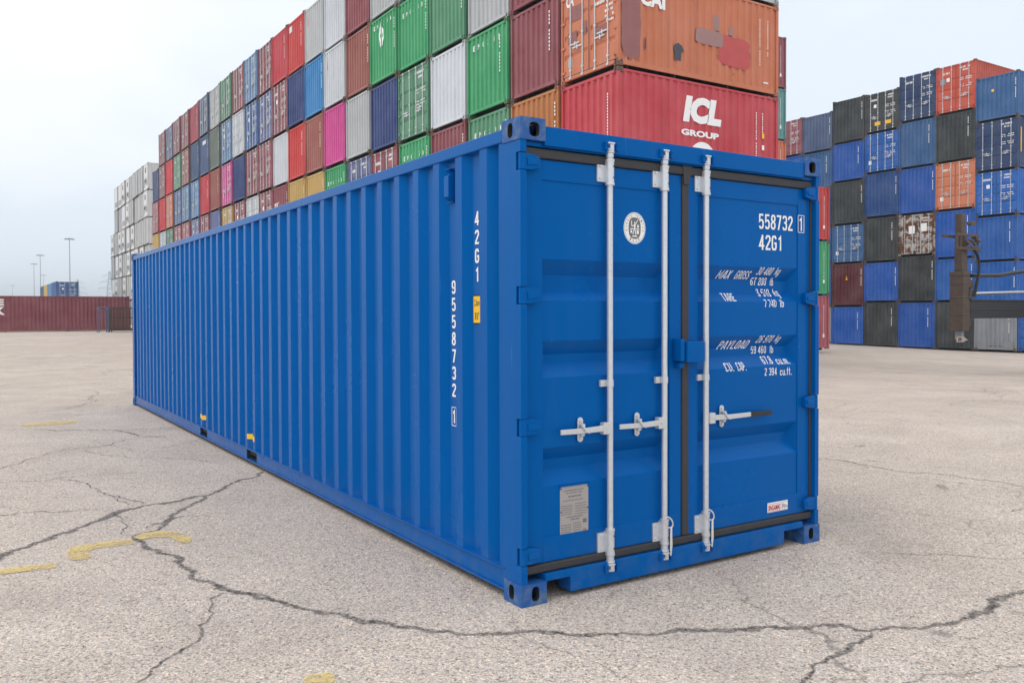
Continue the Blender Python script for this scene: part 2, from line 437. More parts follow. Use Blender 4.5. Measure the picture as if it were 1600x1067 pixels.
def smooth(a, b, x):
    t = min(1, max(0, (x-a)/(b-a))); return t*t*(3-2*t)
def ground_z(x, y):
    dx, dy = x-CAM.x, y-CAM.y
    lat = 0.8404*dx - 0.5419*dy
    dep = 0.5419*dx + 0.8404*dy
    z = 0.0
    r = min(lat, 27.0) - 2.5
    sp = math.log1p(math.exp(max(-30, min(30, r/1.5))))*1.5
    z -= 0.0325*sp*smooth(9, 30, dep)
    z += 0.34*smooth(2, -10, lat)*smooth(13, 50, dep)
    return z

def axis_coords(lo, hi, fine_lo, fine_hi, step):
    a = [fine_lo + i*step for i in range(int((fine_hi-fine_lo)/step)+1)]
    t, s = a[-1], step
    while t < hi: s *= 1.35; t = min(hi, t+s); a.append(t)
    t, s = a[0], step; pre = []
    while t > lo: s *= 1.35; t = max(lo, t-s); pre.append(t)
    return pre[::-1] + a
xs = axis_coords(-1200, 1200, -14, 62, 1.0)
ys = axis_coords(-60, 2500, -8, 110, 1.0)
gv = [(x, y, ground_z(x, y)) for y in ys for x in xs]
nx = len(xs)
gf = [(j*nx+i, j*nx+i+1, (j+1)*nx+i+1, (j+1)*nx+i) for j in range(len(ys)-1) for i in range(nx-1)]
gm = bpy.data.meshes.new('ground'); gm.from_pydata(gv, [], gf); gm.materials.append(GROUND)
gm.polygons.foreach_set('use_smooth', [True]*len(gf)); gm.update()
ground = setting(put('ground', gm))

CRK = [0]
def crack(width, pts):
    rnd = random.Random(len(pts)*977+int(width*1e4))
    P = [Vector(p) for p in pts]
    # jagged refinement
    for _ in range(4):
        Q = [P[0]]
        for a, b in zip(P[:-1], P[1:]):
            d = b-a; L = d.length
            if L > 0.05:
                mid = (a+b)/2 + Vector((-d.y, d.x))*rnd.uniform(-0.19, 0.19)
                Q += [mid, b]
            else: Q.append(b)
        P = Q
    v, f, uv = [], [], []
    run = 0.0; w = 1.0
    for i, p in enumerate(P):
        a = P[max(0, i-1)]; b = P[min(len(P)-1, i+1)]
        d = (b-a).normalized(); nrm = Vector((-d.y, d.x))
        w = 0.6*w + 0.4*rnd.uniform(0.15, 1.9)
        e = min(1, i/3.0, (len(P)-1-i)/3.0)
        hw = width*0.78*w*(0.25+0.75*e)
        for s, vv in ((-1, 0.0), (1, 1.0)):
            q = p + nrm*(hw*s)
            v.append((q.x, q.y, ground_z(q.x, q.y)+0.0022+0.00009*CRK[0])); uv.append((run, vv))
        if i < len(P)-1: run += (P[i+1]-p).length
    for i in range(len(P)-1): f.append((2*i, 2*i+2, 2*i+3, 2*i+1))
    me = bpy.data.meshes.new('crack'); me.from_pydata(v, [], f); me.materials.append(CRACK)
    lay = me.uv_layers.new(name='UVMap')
    for lp in me.loops: lay.data[lp.index].uv = uv[lp.vertex_index]
    me.update()
    CRK[0] += 1
    return put('crack', me, ground)
for w, pts in CRACKS: crack(w, pts)

for k, pts in enumerate(PAINTMARKS):
    bm = bmesh.new()
    c = [Vector((x, y, 0)) for x, y in pts]
    out = []
    for i, p in enumerate(c):                       # rounded outline
        q = c[(i+1) % len(c)]
        for t in (0.0, 0.25, 0.5, 0.75):
            a = p.lerp(q, t)
            out.append(a)
    sm = [(out[i-1]+out[i]*2+out[(i+1) % len(out)])/4 for i in range(len(out))]
    vs = [bm.verts.new((p.x, p.y, ground_z(p.x, p.y)+0.0056)) for p in sm]
    bm.faces.new(vs)
    bmesh.ops.triangulate(bm, faces=bm.faces)
    me = bpy.data.meshes.new('painted_marking'); bm.to_mesh(me); bm.free(); me.materials.append(YPAINT)
    put('painted_marking', me, ground)

# ------------------------------------------------------------------ lettering
def text_geo(s, shear=0.0, bold=0.012):
    cu = bpy.data.curves.new('txt', 'FONT'); cu.body = s; cu.size = 1.0; cu.shear = shear; cu.offset = bold
    cu.resolution_u = 3
    o = bpy.data.objects.new('txt', cu); COL.objects.link(o)
    dg = bpy.context.evaluated_depsgraph_get(); dg.update()
    me = bpy.data.meshes.new_from_object(o.evaluated_get(dg))
    bpy.data.objects.remove(o); bpy.data.curves.remove(cu)
    v = [(p.co.x, p.co.y) for p in me.vertices]; f = [tuple(p.vertices) for p in me.polygons]
    bpy.data.meshes.remove(me)
    x0 = min(p[0] for p in v); x1 = max(p[0] for p in v); y0 = min(p[1] for p in v); y1 = max(p[1] for p in v)
    return [((a-x0)/(x1-x0), (b-y0)/(y1-y0)) for a, b in v], f

_tcache = {}
def text_on(mb, s, u0, u1, v0, v1, fn, shear=0.0, bold=0.012, mi=0, cuts=()):
    """append text filling the rectangle u0..u1, v0..v1; fn maps (u, v) to a point."""
    key = (s, shear, bold)
    if key not in _tcache: _tcache[key] = text_geo(s, shear, bold)
    tv, tf = _tcache[key]
    if cuts:
        bm = bmesh.new()
        vs = [bm.verts.new((u0+(u1-u0)*a, v0+(v1-v0)*b, 0)) for a, b in tv]
        for q in tf:
            try: bm.faces.new([vs[i] for i in q])
            except ValueError: pass
        for c in cuts:
            bmesh.ops.bisect_plane(bm, geom=bm.verts[:]+bm.edges[:]+bm.faces[:], plane_co=(0, c, 0), plane_no=(0, 1, 0))
        bm.verts.index_update()
        pv = [(p.co.x, p.co.y) for p in bm.verts]; pf = [tuple(p.index for p in q.verts) for q in bm.faces]; bm.free()
    else:
        pv = [(u0+(u1-u0)*a, v0+(v1-v0)*b) for a, b in tv]; pf = tf
    n = len(mb.v)
    mb.v += [fn(a, b) for a, b in pv]
    for q in pf: mb.f.append(tuple(n+i for i in q)); mb.m.append(mi)

_l, _r = 0.07, 0.39
_O = [(_l,.2),(_l,.8),(.14,.93),(.32,.93),(_r,.8),(_r,.2),(.32,.07),(.14,.07)]
GLYPH = {   # condensed sign-writer's letters as strokes: width, list of (points, closed)
 '0': (.46, [(_O, 1)]), 'O': (.46, [(_O, 1)]),
 '1': (.36, [([(.08,.74),(.24,.93),(.24,0)], 0)]),
 '2': (.46, [([(_l,.74),(_l,.82),(.14,.93),(.32,.93),(_r,.82),(_r,.66),(.08,.15),(.08,.07),(.45,.07)], 0)]),
 '3': (.46, [([(_l,.78),(.14,.93),(.32,.93),(_r,.82),(_r,.62),(.31,.52),(_r,.42),(_r,.18),(.32,.07),(.14,.07),(_l,.22)], 0), ([(.31,.52),(.18,.52)], 0)]),
 '4': (.48, [([(.33,0),(.33,1)], 0), ([(.33,.95),(.07,.27),(.48,.27)], 0)]),
 '5': (.46, [([(.41,.93),(.09,.93),(.08,.52),(.15,.58),(.31,.58),(_r,.47),(_r,.18),(.31,.07),(.14,.07),(_l,.2)], 0)]),
 '6': (.46, [([(_r,.78),(.32,.93),(.14,.93),(_l,.8),(_l,.18),(.14,.07),(.32,.07),(_r,.18),(_r,.44),(.32,.55),(.16,.55),(.09,.47)], 0)]),
 '7': (.44, [([(.02,.93),(.38,.93),(.17,0)], 0)]),
 '8': (.46, [([(.17,.54),(.09,.64),(.09,.83),(.16,.93),(.30,.93),(.37,.83),(.37,.64),(.29,.54)], 1), ([(.17,.50),(.07,.39),(.07,.18),(.15,.07),(.31,.07),(.39,.18),(.39,.39),(.29,.50)], 1)]),
 '9': (.46, [([(_l,.22),(.14,.07),(.32,.07),(_r,.2),(_r,.82),(.32,.93),(.14,.93),(_l,.82),(_l,.56),(.14,.45),(.30,.45),(.37,.53)], 0)]),
 'A': (.50, [([(.04,0),(.20,.94),(.30,.94),(.46,0)], 0), ([(.11,.26),(.39,.26)], 0)]), 'M': (.60, [([(.07,0),(.07,.95),(.30,.3),(.53,.95),(.53,0)], 0)]),
 'X': (.46, [([(.04,0),(.42,1)], 0), ([(.04,1),(.42,0)], 0)]), 'G': (.46, [([(_r,.76),(.32,.93),(.14,.93),(_l,.8),(_l,.2),(.14,.07),(.32,.07),(_r,.2),(_r,.48),(.24,.48)], 0)]),
 'R': (.46, [([(_l,0),(_l,.93),(.31,.93),(_r,.83),(_r,.6),(.31,.5),(_l,.5)], 0), ([(.25,.5),(.41,0)], 0)]), 'P': (.46, [([(_l,0),(_l,.93),(.31,.93),(_r,.83),(_r,.58),(.31,.47),(_l,.47)], 0)]),
 'S': (.46, [([(_r,.78),(.32,.93),(.14,.93),(_l,.82),(_l,.65),(.14,.55),(.32,.46),(_r,.36),(_r,.18),(.32,.07),(.14,.07),(_l,.22)], 0)]),
 'T': (.44, [([(0,.93),(.44,.93)], 0), ([(.22,.93),(.22,0)], 0)]), 'E': (.42, [([(.40,.93),(_l,.93),(_l,.07),(.40,.07)], 0), ([(_l,.5),(.36,.5)], 0)]),
 'Y': (.46, [([(.03,1),(.23,.45),(.23,0)], 0), ([(.43,1),(.23,.45)], 0)]), 'L': (.40, [([(_l,1),(_l,.07),(.40,.07)], 0)]),
 'D': (.46, [([(_l,.07),(_l,.93),(.28,.93),(_r,.8),(_r,.2),(.28,.07)], 1)]), 'C': (.46, [([(_r,.76),(.32,.93),(.14,.93),(_l,.8),(_l,.2),(.14,.07),(.32,.07),(_r,.24)], 0)]),
 'U': (.46, [([(_l,1),(_l,.2),(.14,.07),(.32,.07),(_r,.2),(_r,1)], 0)]),
 'k': (.42, [([(_l,0),(_l,1)], 0), ([(.37,.7),(.1,.3)], 0), ([(.2,.44),(.39,0)], 0)]), 'g': (.44, [([(.13,.06),(_l,.15),(_l,.55),(.13,.64),(.29,.64),(.36,.55),(.36,.15),(.29,.06)], 1), ([(.37,.7),(.37,-.12),(.30,-.22),(.1,-.22)], 0)]),
 'l': (.16, [([(.08,0),(.08,1)], 0)]), 'b': (.44, [([(_l,1),(_l,0)], 0), ([(.1,.58),(.16,.64),(.29,.64),(.37,.54),(.37,.16),(.29,.06),(.16,.06),(.1,.12)], 0)]),
 'c': (.40, [([(.35,.5),(.28,.64),(.14,.64),(_l,.54),(_l,.16),(.14,.06),(.28,.06),(.35,.2)], 0)]), 'u': (.42, [([(_l,.7),(_l,.16),(.14,.06),(.27,.06),(.35,.16)], 0), ([(.36,.7),(.36,0)], 0)]),
 'm': (.62, [([(_l,0),(_l,.7)], 0), ([(.08,.55),(.17,.64),(.24,.64),(.31,.55),(.31,0)], 0), ([(.32,.55),(.40,.64),(.47,.64),(.54,.55),(.54,0)], 0)]),
 'f': (.32, [([(.30,.94),(.21,.94),(.15,.84),(.15,0)], 0), ([(.02,.66),(.29,.66)], 0)]), 't': (.32, [([(.14,.95),(.14,.16),(.20,.06),(.29,.06)], 0), ([(.02,.66),(.29,.66)], 0)]),
 '.': (.17, [([(.08,0),(.08,.15)], 0)])}
def stroke_geo(s, shear=0.0, th=0.125):
    V, F, LV = [], [], []
    x = 0.0; lev = 0
    for ch in s:
        if ch == ' ': x += 0.30; continue
        w, strokes = GLYPH[ch]
        for pts, closed in strokes:
            P = [Vector(p) for p in pts]; n = len(P); k = len(V)
            for i in range(n):
                a = P[i-1] if (i or closed) else None; b = P[(i+1) % n] if (i < n-1 or closed) else None
                d1 = (P[i]-a).normalized() if a is not None else None; d2 = (b-P[i]).normalized() if b is not None else None
                d1 = d1 or d2; d2 = d2 or d1
                n1 = Vector((-d1.y, d1.x)); n2 = Vector((-d2.y, d2.x)); m = (n1+n2).normalized()
                o = m*(th/2/max(0.45, m.dot(n1)))
                for sg in (1, -1):
                    q = P[i]+o*sg; V.append((x+q.x+shear*q.y, q.y)); LV.append(lev)
            for i in range(n if closed else n-1):
                j = (i+1) % n
                F.append((k+2*i, k+2*j, k+2*j+1, k+2*i+1))
            lev = (lev+1) % 3
        x += w+0.09
    return V, F, x-0.09, LV
def sign_text(mb, s, u0, u1, v0, v1, fn, shear=0.0, mi=0, cuts=(), th=0.132, nrm=(0, -1, 0)):
    """signwriter text; v0 is the baseline, v1 the top of a capital."""
    V, F, wd, LV = stroke_geo(s, shear, th)
    bm = bmesh.new()
    vs = [bm.verts.new((u0+(u1-u0)*a/wd, v0+(v1-v0)*b, lv)) for (a, b), lv in zip(V, LV)]
    for q in F: bm.faces.new([vs[i] for i in q])
    for c in cuts:
        bmesh.ops.bisect_plane(bm, geom=bm.verts[:]+bm.edges[:]+bm.faces[:], plane_co=(0, c, 0), plane_no=(0, 1, 0))
    bm.verts.index_update(); n = len(mb.v)
    mb.v += [tuple(Vector(fn(p.co.x, p.co.y)) + Vector(nrm)*(0.0005*p.co.z)) for p in bm.verts]
    for q in bm.faces: mb.f.append(tuple(n+p.index for p in q.verts)); mb.m.append(mi)
    bm.free()

# ------------------------------------------------------------------ the near blue container
W, L, H = 2.438, 12.192, 2.591
hero = tag(empty('shipping_container'), 'new bright blue forty foot container with closed doors standing in the foreground', 'container')

def oval(ca, cb, ra, rb, angs):
    pts = []
    for t in angs:
        c, s = math.cos(t), math.sin(t)
        # stadium: superellipse gives the rounded slot
        k = (abs(c)**3 + abs(s)**3) ** (-1/3.0)
        pts.append((ca+ra*c*k, cb+rb*s*k))
    return pts
def holed_face(mb, a0, a1, b0, b1, hole, P, inward):
    """rectangle a0..a1 x b0..b1 with an oval hole; P maps (a, b, depth)."""
    ca, cb, ra, rb = hole
    angs = [2*math.pi*i/28 for i in range(28)]
    angs += [math.atan2(b-cb, a-ca) % (2*math.pi) for a in (a0, a1) for b in (b0, b1)]
    angs = sorted(set(round(t, 5) for t in angs))
    inner = oval(ca, cb, ra, rb, angs); outer = []
    for t in angs:
        c, s = math.cos(t), math.sin(t)
        k = min(((a1-ca)/c if c > 1e-6 else (a0-ca)/c if c < -1e-6 else 9e9), ((b1-cb)/s if s > 1e-6 else (b0-cb)/s if s < -1e-6 else 9e9))
        outer.append((ca+c*k, cb+s*k))
    n = len(angs)
    for i in range(n):
        j = (i+1) % n
        mb.quad(P(*inner[i], 0), P(*inner[j], 0), P(*outer[j], 0), P(*outer[i], 0))
        mb.quad(P(*inner[i], 0), P(*inner[j], 0), P(*inner[j], inward), P(*inner[i], inward), 1)
def casting(px, py, pz):
    """px,py,pz = 0/1: which corner of the container."""
    lx, ly, lz = 0.162, 0.178, 0.118
    X = (lambda x: x) if px == 0 else (lambda x: W-x)
    Y = (lambda y: y) if py == 0 else (lambda y: L-y)
    Z = (lambda z: z) if pz == 0 else (lambda z: H-z)
    mb = MB()
    hz = 0.062
    eh = (0.089, hz, 0.033, 0.038) if pz else (0.089, hz, 0.024, 0.039)
    holed_face(mb, 0, lx, 0, lz, eh, lambda a, b, d: (X(a), Y(d), Z(b)), 0.03)           # end face
    holed_face(mb, 0, ly, 0, lz, (0.100, hz, 0.025, 0.039), lambda a, b, d: (X(d), Y(a), Z(b)), 0.03)   # side face
    holed_face(mb, 0, lx, 0, ly, (0.085, 0.095, 0.034, 0.06), lambda a, b, d: (X(a), Y(b), Z(d)), 0.03) # outer top or bottom
    mb.quad((X(0), Y(0), Z(lz)), (X(lx), Y(0), Z(lz)), (X(lx), Y(ly), Z(lz)), (X(0), Y(ly), Z(lz)))
    mb.quad((X(lx), Y(0), Z(0)), (X(lx), Y(ly), Z(0)), (X(lx), Y(ly), Z(lz)), (X(lx), Y(0), Z(lz)))
    mb.quad((X(0), Y(ly), Z(0)), (X(lx), Y(ly), Z(0)), (X(lx), Y(ly), Z(lz)), (X(0), Y(ly), Z(lz)))
    me = mb.mesh('corner_casting', [WORN, DARK])
    bm = bmesh.new(); bm.from_mesh(me); bmesh.ops.remove_doubles(bm, verts=bm.verts, dist=1e-5); bm.to_mesh(me); bm.free()
    return me
for px in (0, 1):
    for py in (0, 1):
        for pz in (0, 1):
            put('corner_casting', casting(px, py, pz), hero, bevel=0.006)

HINGE_Z = [2.359, 1.652, 0.952, 0.262]
# door-end posts: main body and a front lip notched at the hinges
for s in (0, 1):
    X = (lambda x: x) if s == 0 else (lambda x: W-x)
    mb = MB()
    def bx(x0, x1, *r): a, b = sorted((X(x0), X(x1))); mb.box(a, b, *r)
    bx(0.006, 0.05, 0.052, 0.205, 0.116, H-0.116)
    bx(0.05, 0.105, 0.115, 0.2, 0.116, H-0.116)
    zc = 0.116
    for hz in sorted(HINGE_Z) + [None]:
        z1 = hz-0.047 if hz else H-0.116
        bx(0.004, 0.043, 0.006, 0.052, zc, z1)
        if hz: zc = hz+0.047
    bx(0.012, 0.03, 0.205, 0.235, 0.16, H-0.1)
    put('corner_post', mb.mesh('corner_post', BLUE), hero, bevel=0.003)
for s in (0, 1):
    mb = MB(); a, b = (0.006, 0.11) if s == 0 else (W-0.11, W-0.006)
    mb.box(a, b, L-0.165, L-0.01, 0.116, H-0.116)
    put('corner_post', mb.mesh('corner_post', BLUE), hero, bevel=0.004)

# corrugated sides
PITCH_C = 0.284
def corr_profile(a0, a1, first, outer, inner, fo=0.078, sl=0.058):
    """list of (a, depth) along a from a0 to a1; an outer flat starts at 'first'."""
    fi = PITCH_C - fo - 2*sl
    pts = [(a0, inner)]
    a = first
    while a + fo < a1 - 0.02:
        if a - sl > a0: pts.append((a-sl, inner))
        pts += [(a, outer), (a+fo, outer)]
        if a+fo+sl < a1: pts.append((a+fo+sl, inner))
        a += PITCH_C
    pts.append((a1, inner))
    return pts
for s in (0, 1):
    X = (lambda d: d) if s == 0 else (lambda d: W-d)
    mb = MB(); pr = corr_profile(0.225, L-0.16, 0.362, 0.012, 0.054)
    z0, z1 = 0.165, 2.485
    for (a, d), (b, e) in zip(pr[:-1], pr[1:]):
        mb.quad((X(d), a, z0), (X(e), b, z0), (X(e), b, z1), (X(d), a, z1))
        mb.quad((X(d), a, z0), (X(e), b, z0), (X(0.06), b, z0), (X(0.06), a, z0))
    put('side_wall', mb.mesh('side_wall', BLUE), hero)
    mb = MB()
    a, b = sorted((X(0.004), X(0.064))); mb.box(a, b, 0.176, L-0.176, 2.482, 2.553)
    put('top_side_rail', mb.mesh('top_side_rail', BLUE), hero, bevel=0.006)
    # bottom rail: channel with two fork pockets
    mb = MB()
    segs = [(0.176, 4.88), (5.24, 6.95), (7.31, L-0.176)]
    a, b = sorted((X(0.018), X(0.030)))
    for p, q in segs: mb.box(a, b, p, q, 0.058, 0.166)
    for p, q in ((4.88, 5.24), (6.95, 7.31)): mb.box(a, b, p, q, 0.150, 0.166)
    a, b = sorted((X(0.0), X(0.062))); mb.box(a, b, 0.176, L-0.176, 0.166, 0.172)
    a, b = sorted((X(0.004), X(0.050))); mb.box(a, b, 0.176, L-0.176, 0.047, 0.058)
    put('bottom_side_rail', mb.mesh('bottom_side_rail', BLUE), hero, bevel=0.0015)
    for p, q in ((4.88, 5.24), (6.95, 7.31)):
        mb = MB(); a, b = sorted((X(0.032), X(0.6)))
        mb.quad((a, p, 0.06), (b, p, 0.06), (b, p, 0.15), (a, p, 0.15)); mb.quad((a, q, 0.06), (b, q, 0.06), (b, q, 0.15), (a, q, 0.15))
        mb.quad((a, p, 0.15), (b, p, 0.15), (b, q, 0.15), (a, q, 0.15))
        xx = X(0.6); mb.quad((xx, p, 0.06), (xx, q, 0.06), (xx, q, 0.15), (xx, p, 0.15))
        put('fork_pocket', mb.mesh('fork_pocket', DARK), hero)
mb = MB()
n_r = 40
for i in range(n_r):
    y0 = 0.2+(L-0.4)*i/n_r; y1 = 0.2+(L-0.4)*(i+1)/n_r; m_ = (y0+y1)/2
    mb.quad((0.06, y0, 2.545), (W-0.06, y0, 2.545), (W-0.06, m_, 2.565), (0.06, m_, 2.565))
    mb.quad((0.06, m_, 2.565), (W-0.06, m_, 2.565), (W-0.06, y1, 2.545), (0.06, y1, 2.545))
put('roof', mb.mesh('roof', BLUE), hero)
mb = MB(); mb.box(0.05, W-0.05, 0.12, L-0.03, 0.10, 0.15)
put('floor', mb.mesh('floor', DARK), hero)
mb = MB(); pr = corr_profile(0.11, W-0.11, 0.2, 0.02, 0.055)
for (a, d), (b, e) in zip(pr[:-1], pr[1:]): mb.quad((a, L-d, 0.14), (b, L-e, 0.14), (b, L-e, 2.5), (a, L-d, 2.5))
put('end_wall', mb.mesh('end_wall', BLUE), hero)
mb = MB(); mb.box(0.11, W-0.11, L-0.09, L-0.02, 2.49, 2.55); mb.box(0.11, W-0.11, L-0.09, L-0.02, 0.04, 0.16)
put('end_rails', mb.mesh('end_rails', BLUE), hero, bevel=0.004)

# header and sill of the door end
mb = MB(); mb.box(0.162, W-0.162, 0.008, 0.13, 2.452, 2.556); mb.box(0.045, W-0.045, 0.03, 0.13, 2.446, 2.47)
put('door_header', mb.mesh('door_header', BLUE), hero, bevel=0.004)
mb = MB()
mb.prism([(0.162, 0.152), (W-0.162, 0.152), (W-0.162, 0.112), (2.09, 0.112), (2.09, 0.028), (0.33, 0.028), (0.33, 0.112), (0.162, 0.112)], 1, 0.010, 0.13)
put('door_sill', mb.mesh('door_sill', BLUE), hero, bevel=0.004)

# doors
DOOR_Y, PAN_Y, GRV = 0.046, 0.053, 0.057
GROOVES = [(1.852, 1.768, 1.692, 1.628), (1.408, 1.332, 1.284, 1.207), (0.826, 0.753, 0.697, 0.617)]
PZ0, PZ1 = 0.340, 2.275
def door_y(z):
    for a, b, c, d in GROOVES:
        if d <= z <= a:
            if z >= b: return PAN_Y + GRV*(a-z)/(a-b)
            if z >= c: return PAN_Y + GRV
            return PAN_Y + GRV*(z-d)/(c-d)
    return PAN_Y
KINKS = [z for g in GROOVES for z in g]
def door(x0, x1, p0, p1):
    z0, z1 = 0.205, 2.385
    mb = MB()
    d = empty('door'); d.parent = hero
    # frame: stiles and rails
    for a, b, c, e in ((x0, p0, z0, z1), (p1, x1, z0, z1)): mb.box(a, b, DOOR_Y, 0.10, c, e)
    mb.box(p0, p1, DOOR_Y, 0.10, PZ1, z1); mb.box(p0, p1, DOOR_Y, 0.10, z0, PZ0)
    me = mb.mesh('door_frame', BLUE)
    put('door_frame', me, d, bevel=0.0025)
    mb = MB()
    rows = [PZ0] + sorted(KINKS) + [PZ1]
    g = 0.045
    def edge(z): # grooves run out in sloped ends
        return g*(door_y(z)-PAN_Y)/GRV
    for a, b in zip(rows[:-1], rows[1:]):
        ya, yb = door_y(a), door_y(b)
        ea, eb = edge(a), edge(b)
        mb.quad((p0+ea, ya, a), (p1-ea, ya, a), (p1-eb, yb, b), (p0+eb, yb, b))
        for q, sg in ((p0, 1), (p1, -1)):
            mb.quad((q, PAN_Y, a), (q+sg*ea, ya, a), (q+sg*eb, yb, b), (q, PAN_Y, b))
    me = mb.mesh('door_panel', BLUE)
    bm = bmesh.new(); bm.from_mesh(me); bmesh.ops.remove_doubles(bm, verts=bm.verts, dist=1e-5)
    bmesh.ops.dissolve_degenerate(bm, edges=bm.edges, dist=1e-5); bmesh.ops.recalc_face_normals(bm, faces=bm.faces); bm.to_mesh(me); bm.free()
    put('door_panel', me, d, bevel=0.002)
    return d
doorL = door(0.062, 1.190, 0.170, 1.095)
doorR = door(1.250, 2.376, 1.330, 2.262)
def gasket(pts, r=0.021):
    mb = MB()
    mb.box(*pts)
    return mb.mesh('door_gasket', RUBBER)
for r in ((0.046, 2.392, 0.030, 0.075, 2.388, 2.440), (0.046, 2.392, 0.030, 0.075, 0.157, 0.203),
          (1.192, 1.248, 0.036, 0.075, 0.204, 2.387), (2.378, 2.396, 0.036, 0.08, 0.204, 2.387), (0.044, 0.060, 0.036, 0.08, 0.204, 2.387)):
    put('door_gasket', gasket(r), hero, bevel=0.008)
mb = MB()
mb.poly([(1.185, 0.027, 2.442), (1.262, 0.027, 2.442), (1.245, 0.027, 2.36), (1.195, 0.027, 2.36)])
mb.box(1.196, 1.246, 0.028, 0.04, 2.33, 2.442)
put('gasket_corner', mb.mesh('gasket_corner', RUBBER), hero)

def hinge(z, s):
    X = (lambda x: x) if s == 0 else (lambda x: W-x)
    mb = MB()
    mb.prism([(X(0.008), z-0.043), (X(0.075), z-0.043), (X(0.135), z-0.030), (X(0.135), z+0.030), (X(0.075), z+0.043), (X(0.008), z+0.043)], 1, 0.012, 0.034)
    mb.prism([(X(0.05), z-0.020), (X(0.12), z-0.014), (X(0.12), z+0.014), (X(0.05), z+0.020)], 1, 0.006, 0.013)
    mb.cyl((X(0.022), 0.022, z-0.0445), (X(0.022), 0.022, z+0.0445), 0.0165, n=14)
    a, b = sorted((X(0.075), X(0.132))); mb.box(a, b, 0.033, 0.047, z-0.028, z+0.028)
    return mb.mesh('hinge', BLUE)
for z in HINGE_Z:
    put('hinge', hinge(z, 0), doorL, bevel=0.003)
    put('hinge', hinge(z, 1), doorR, bevel=0.003)

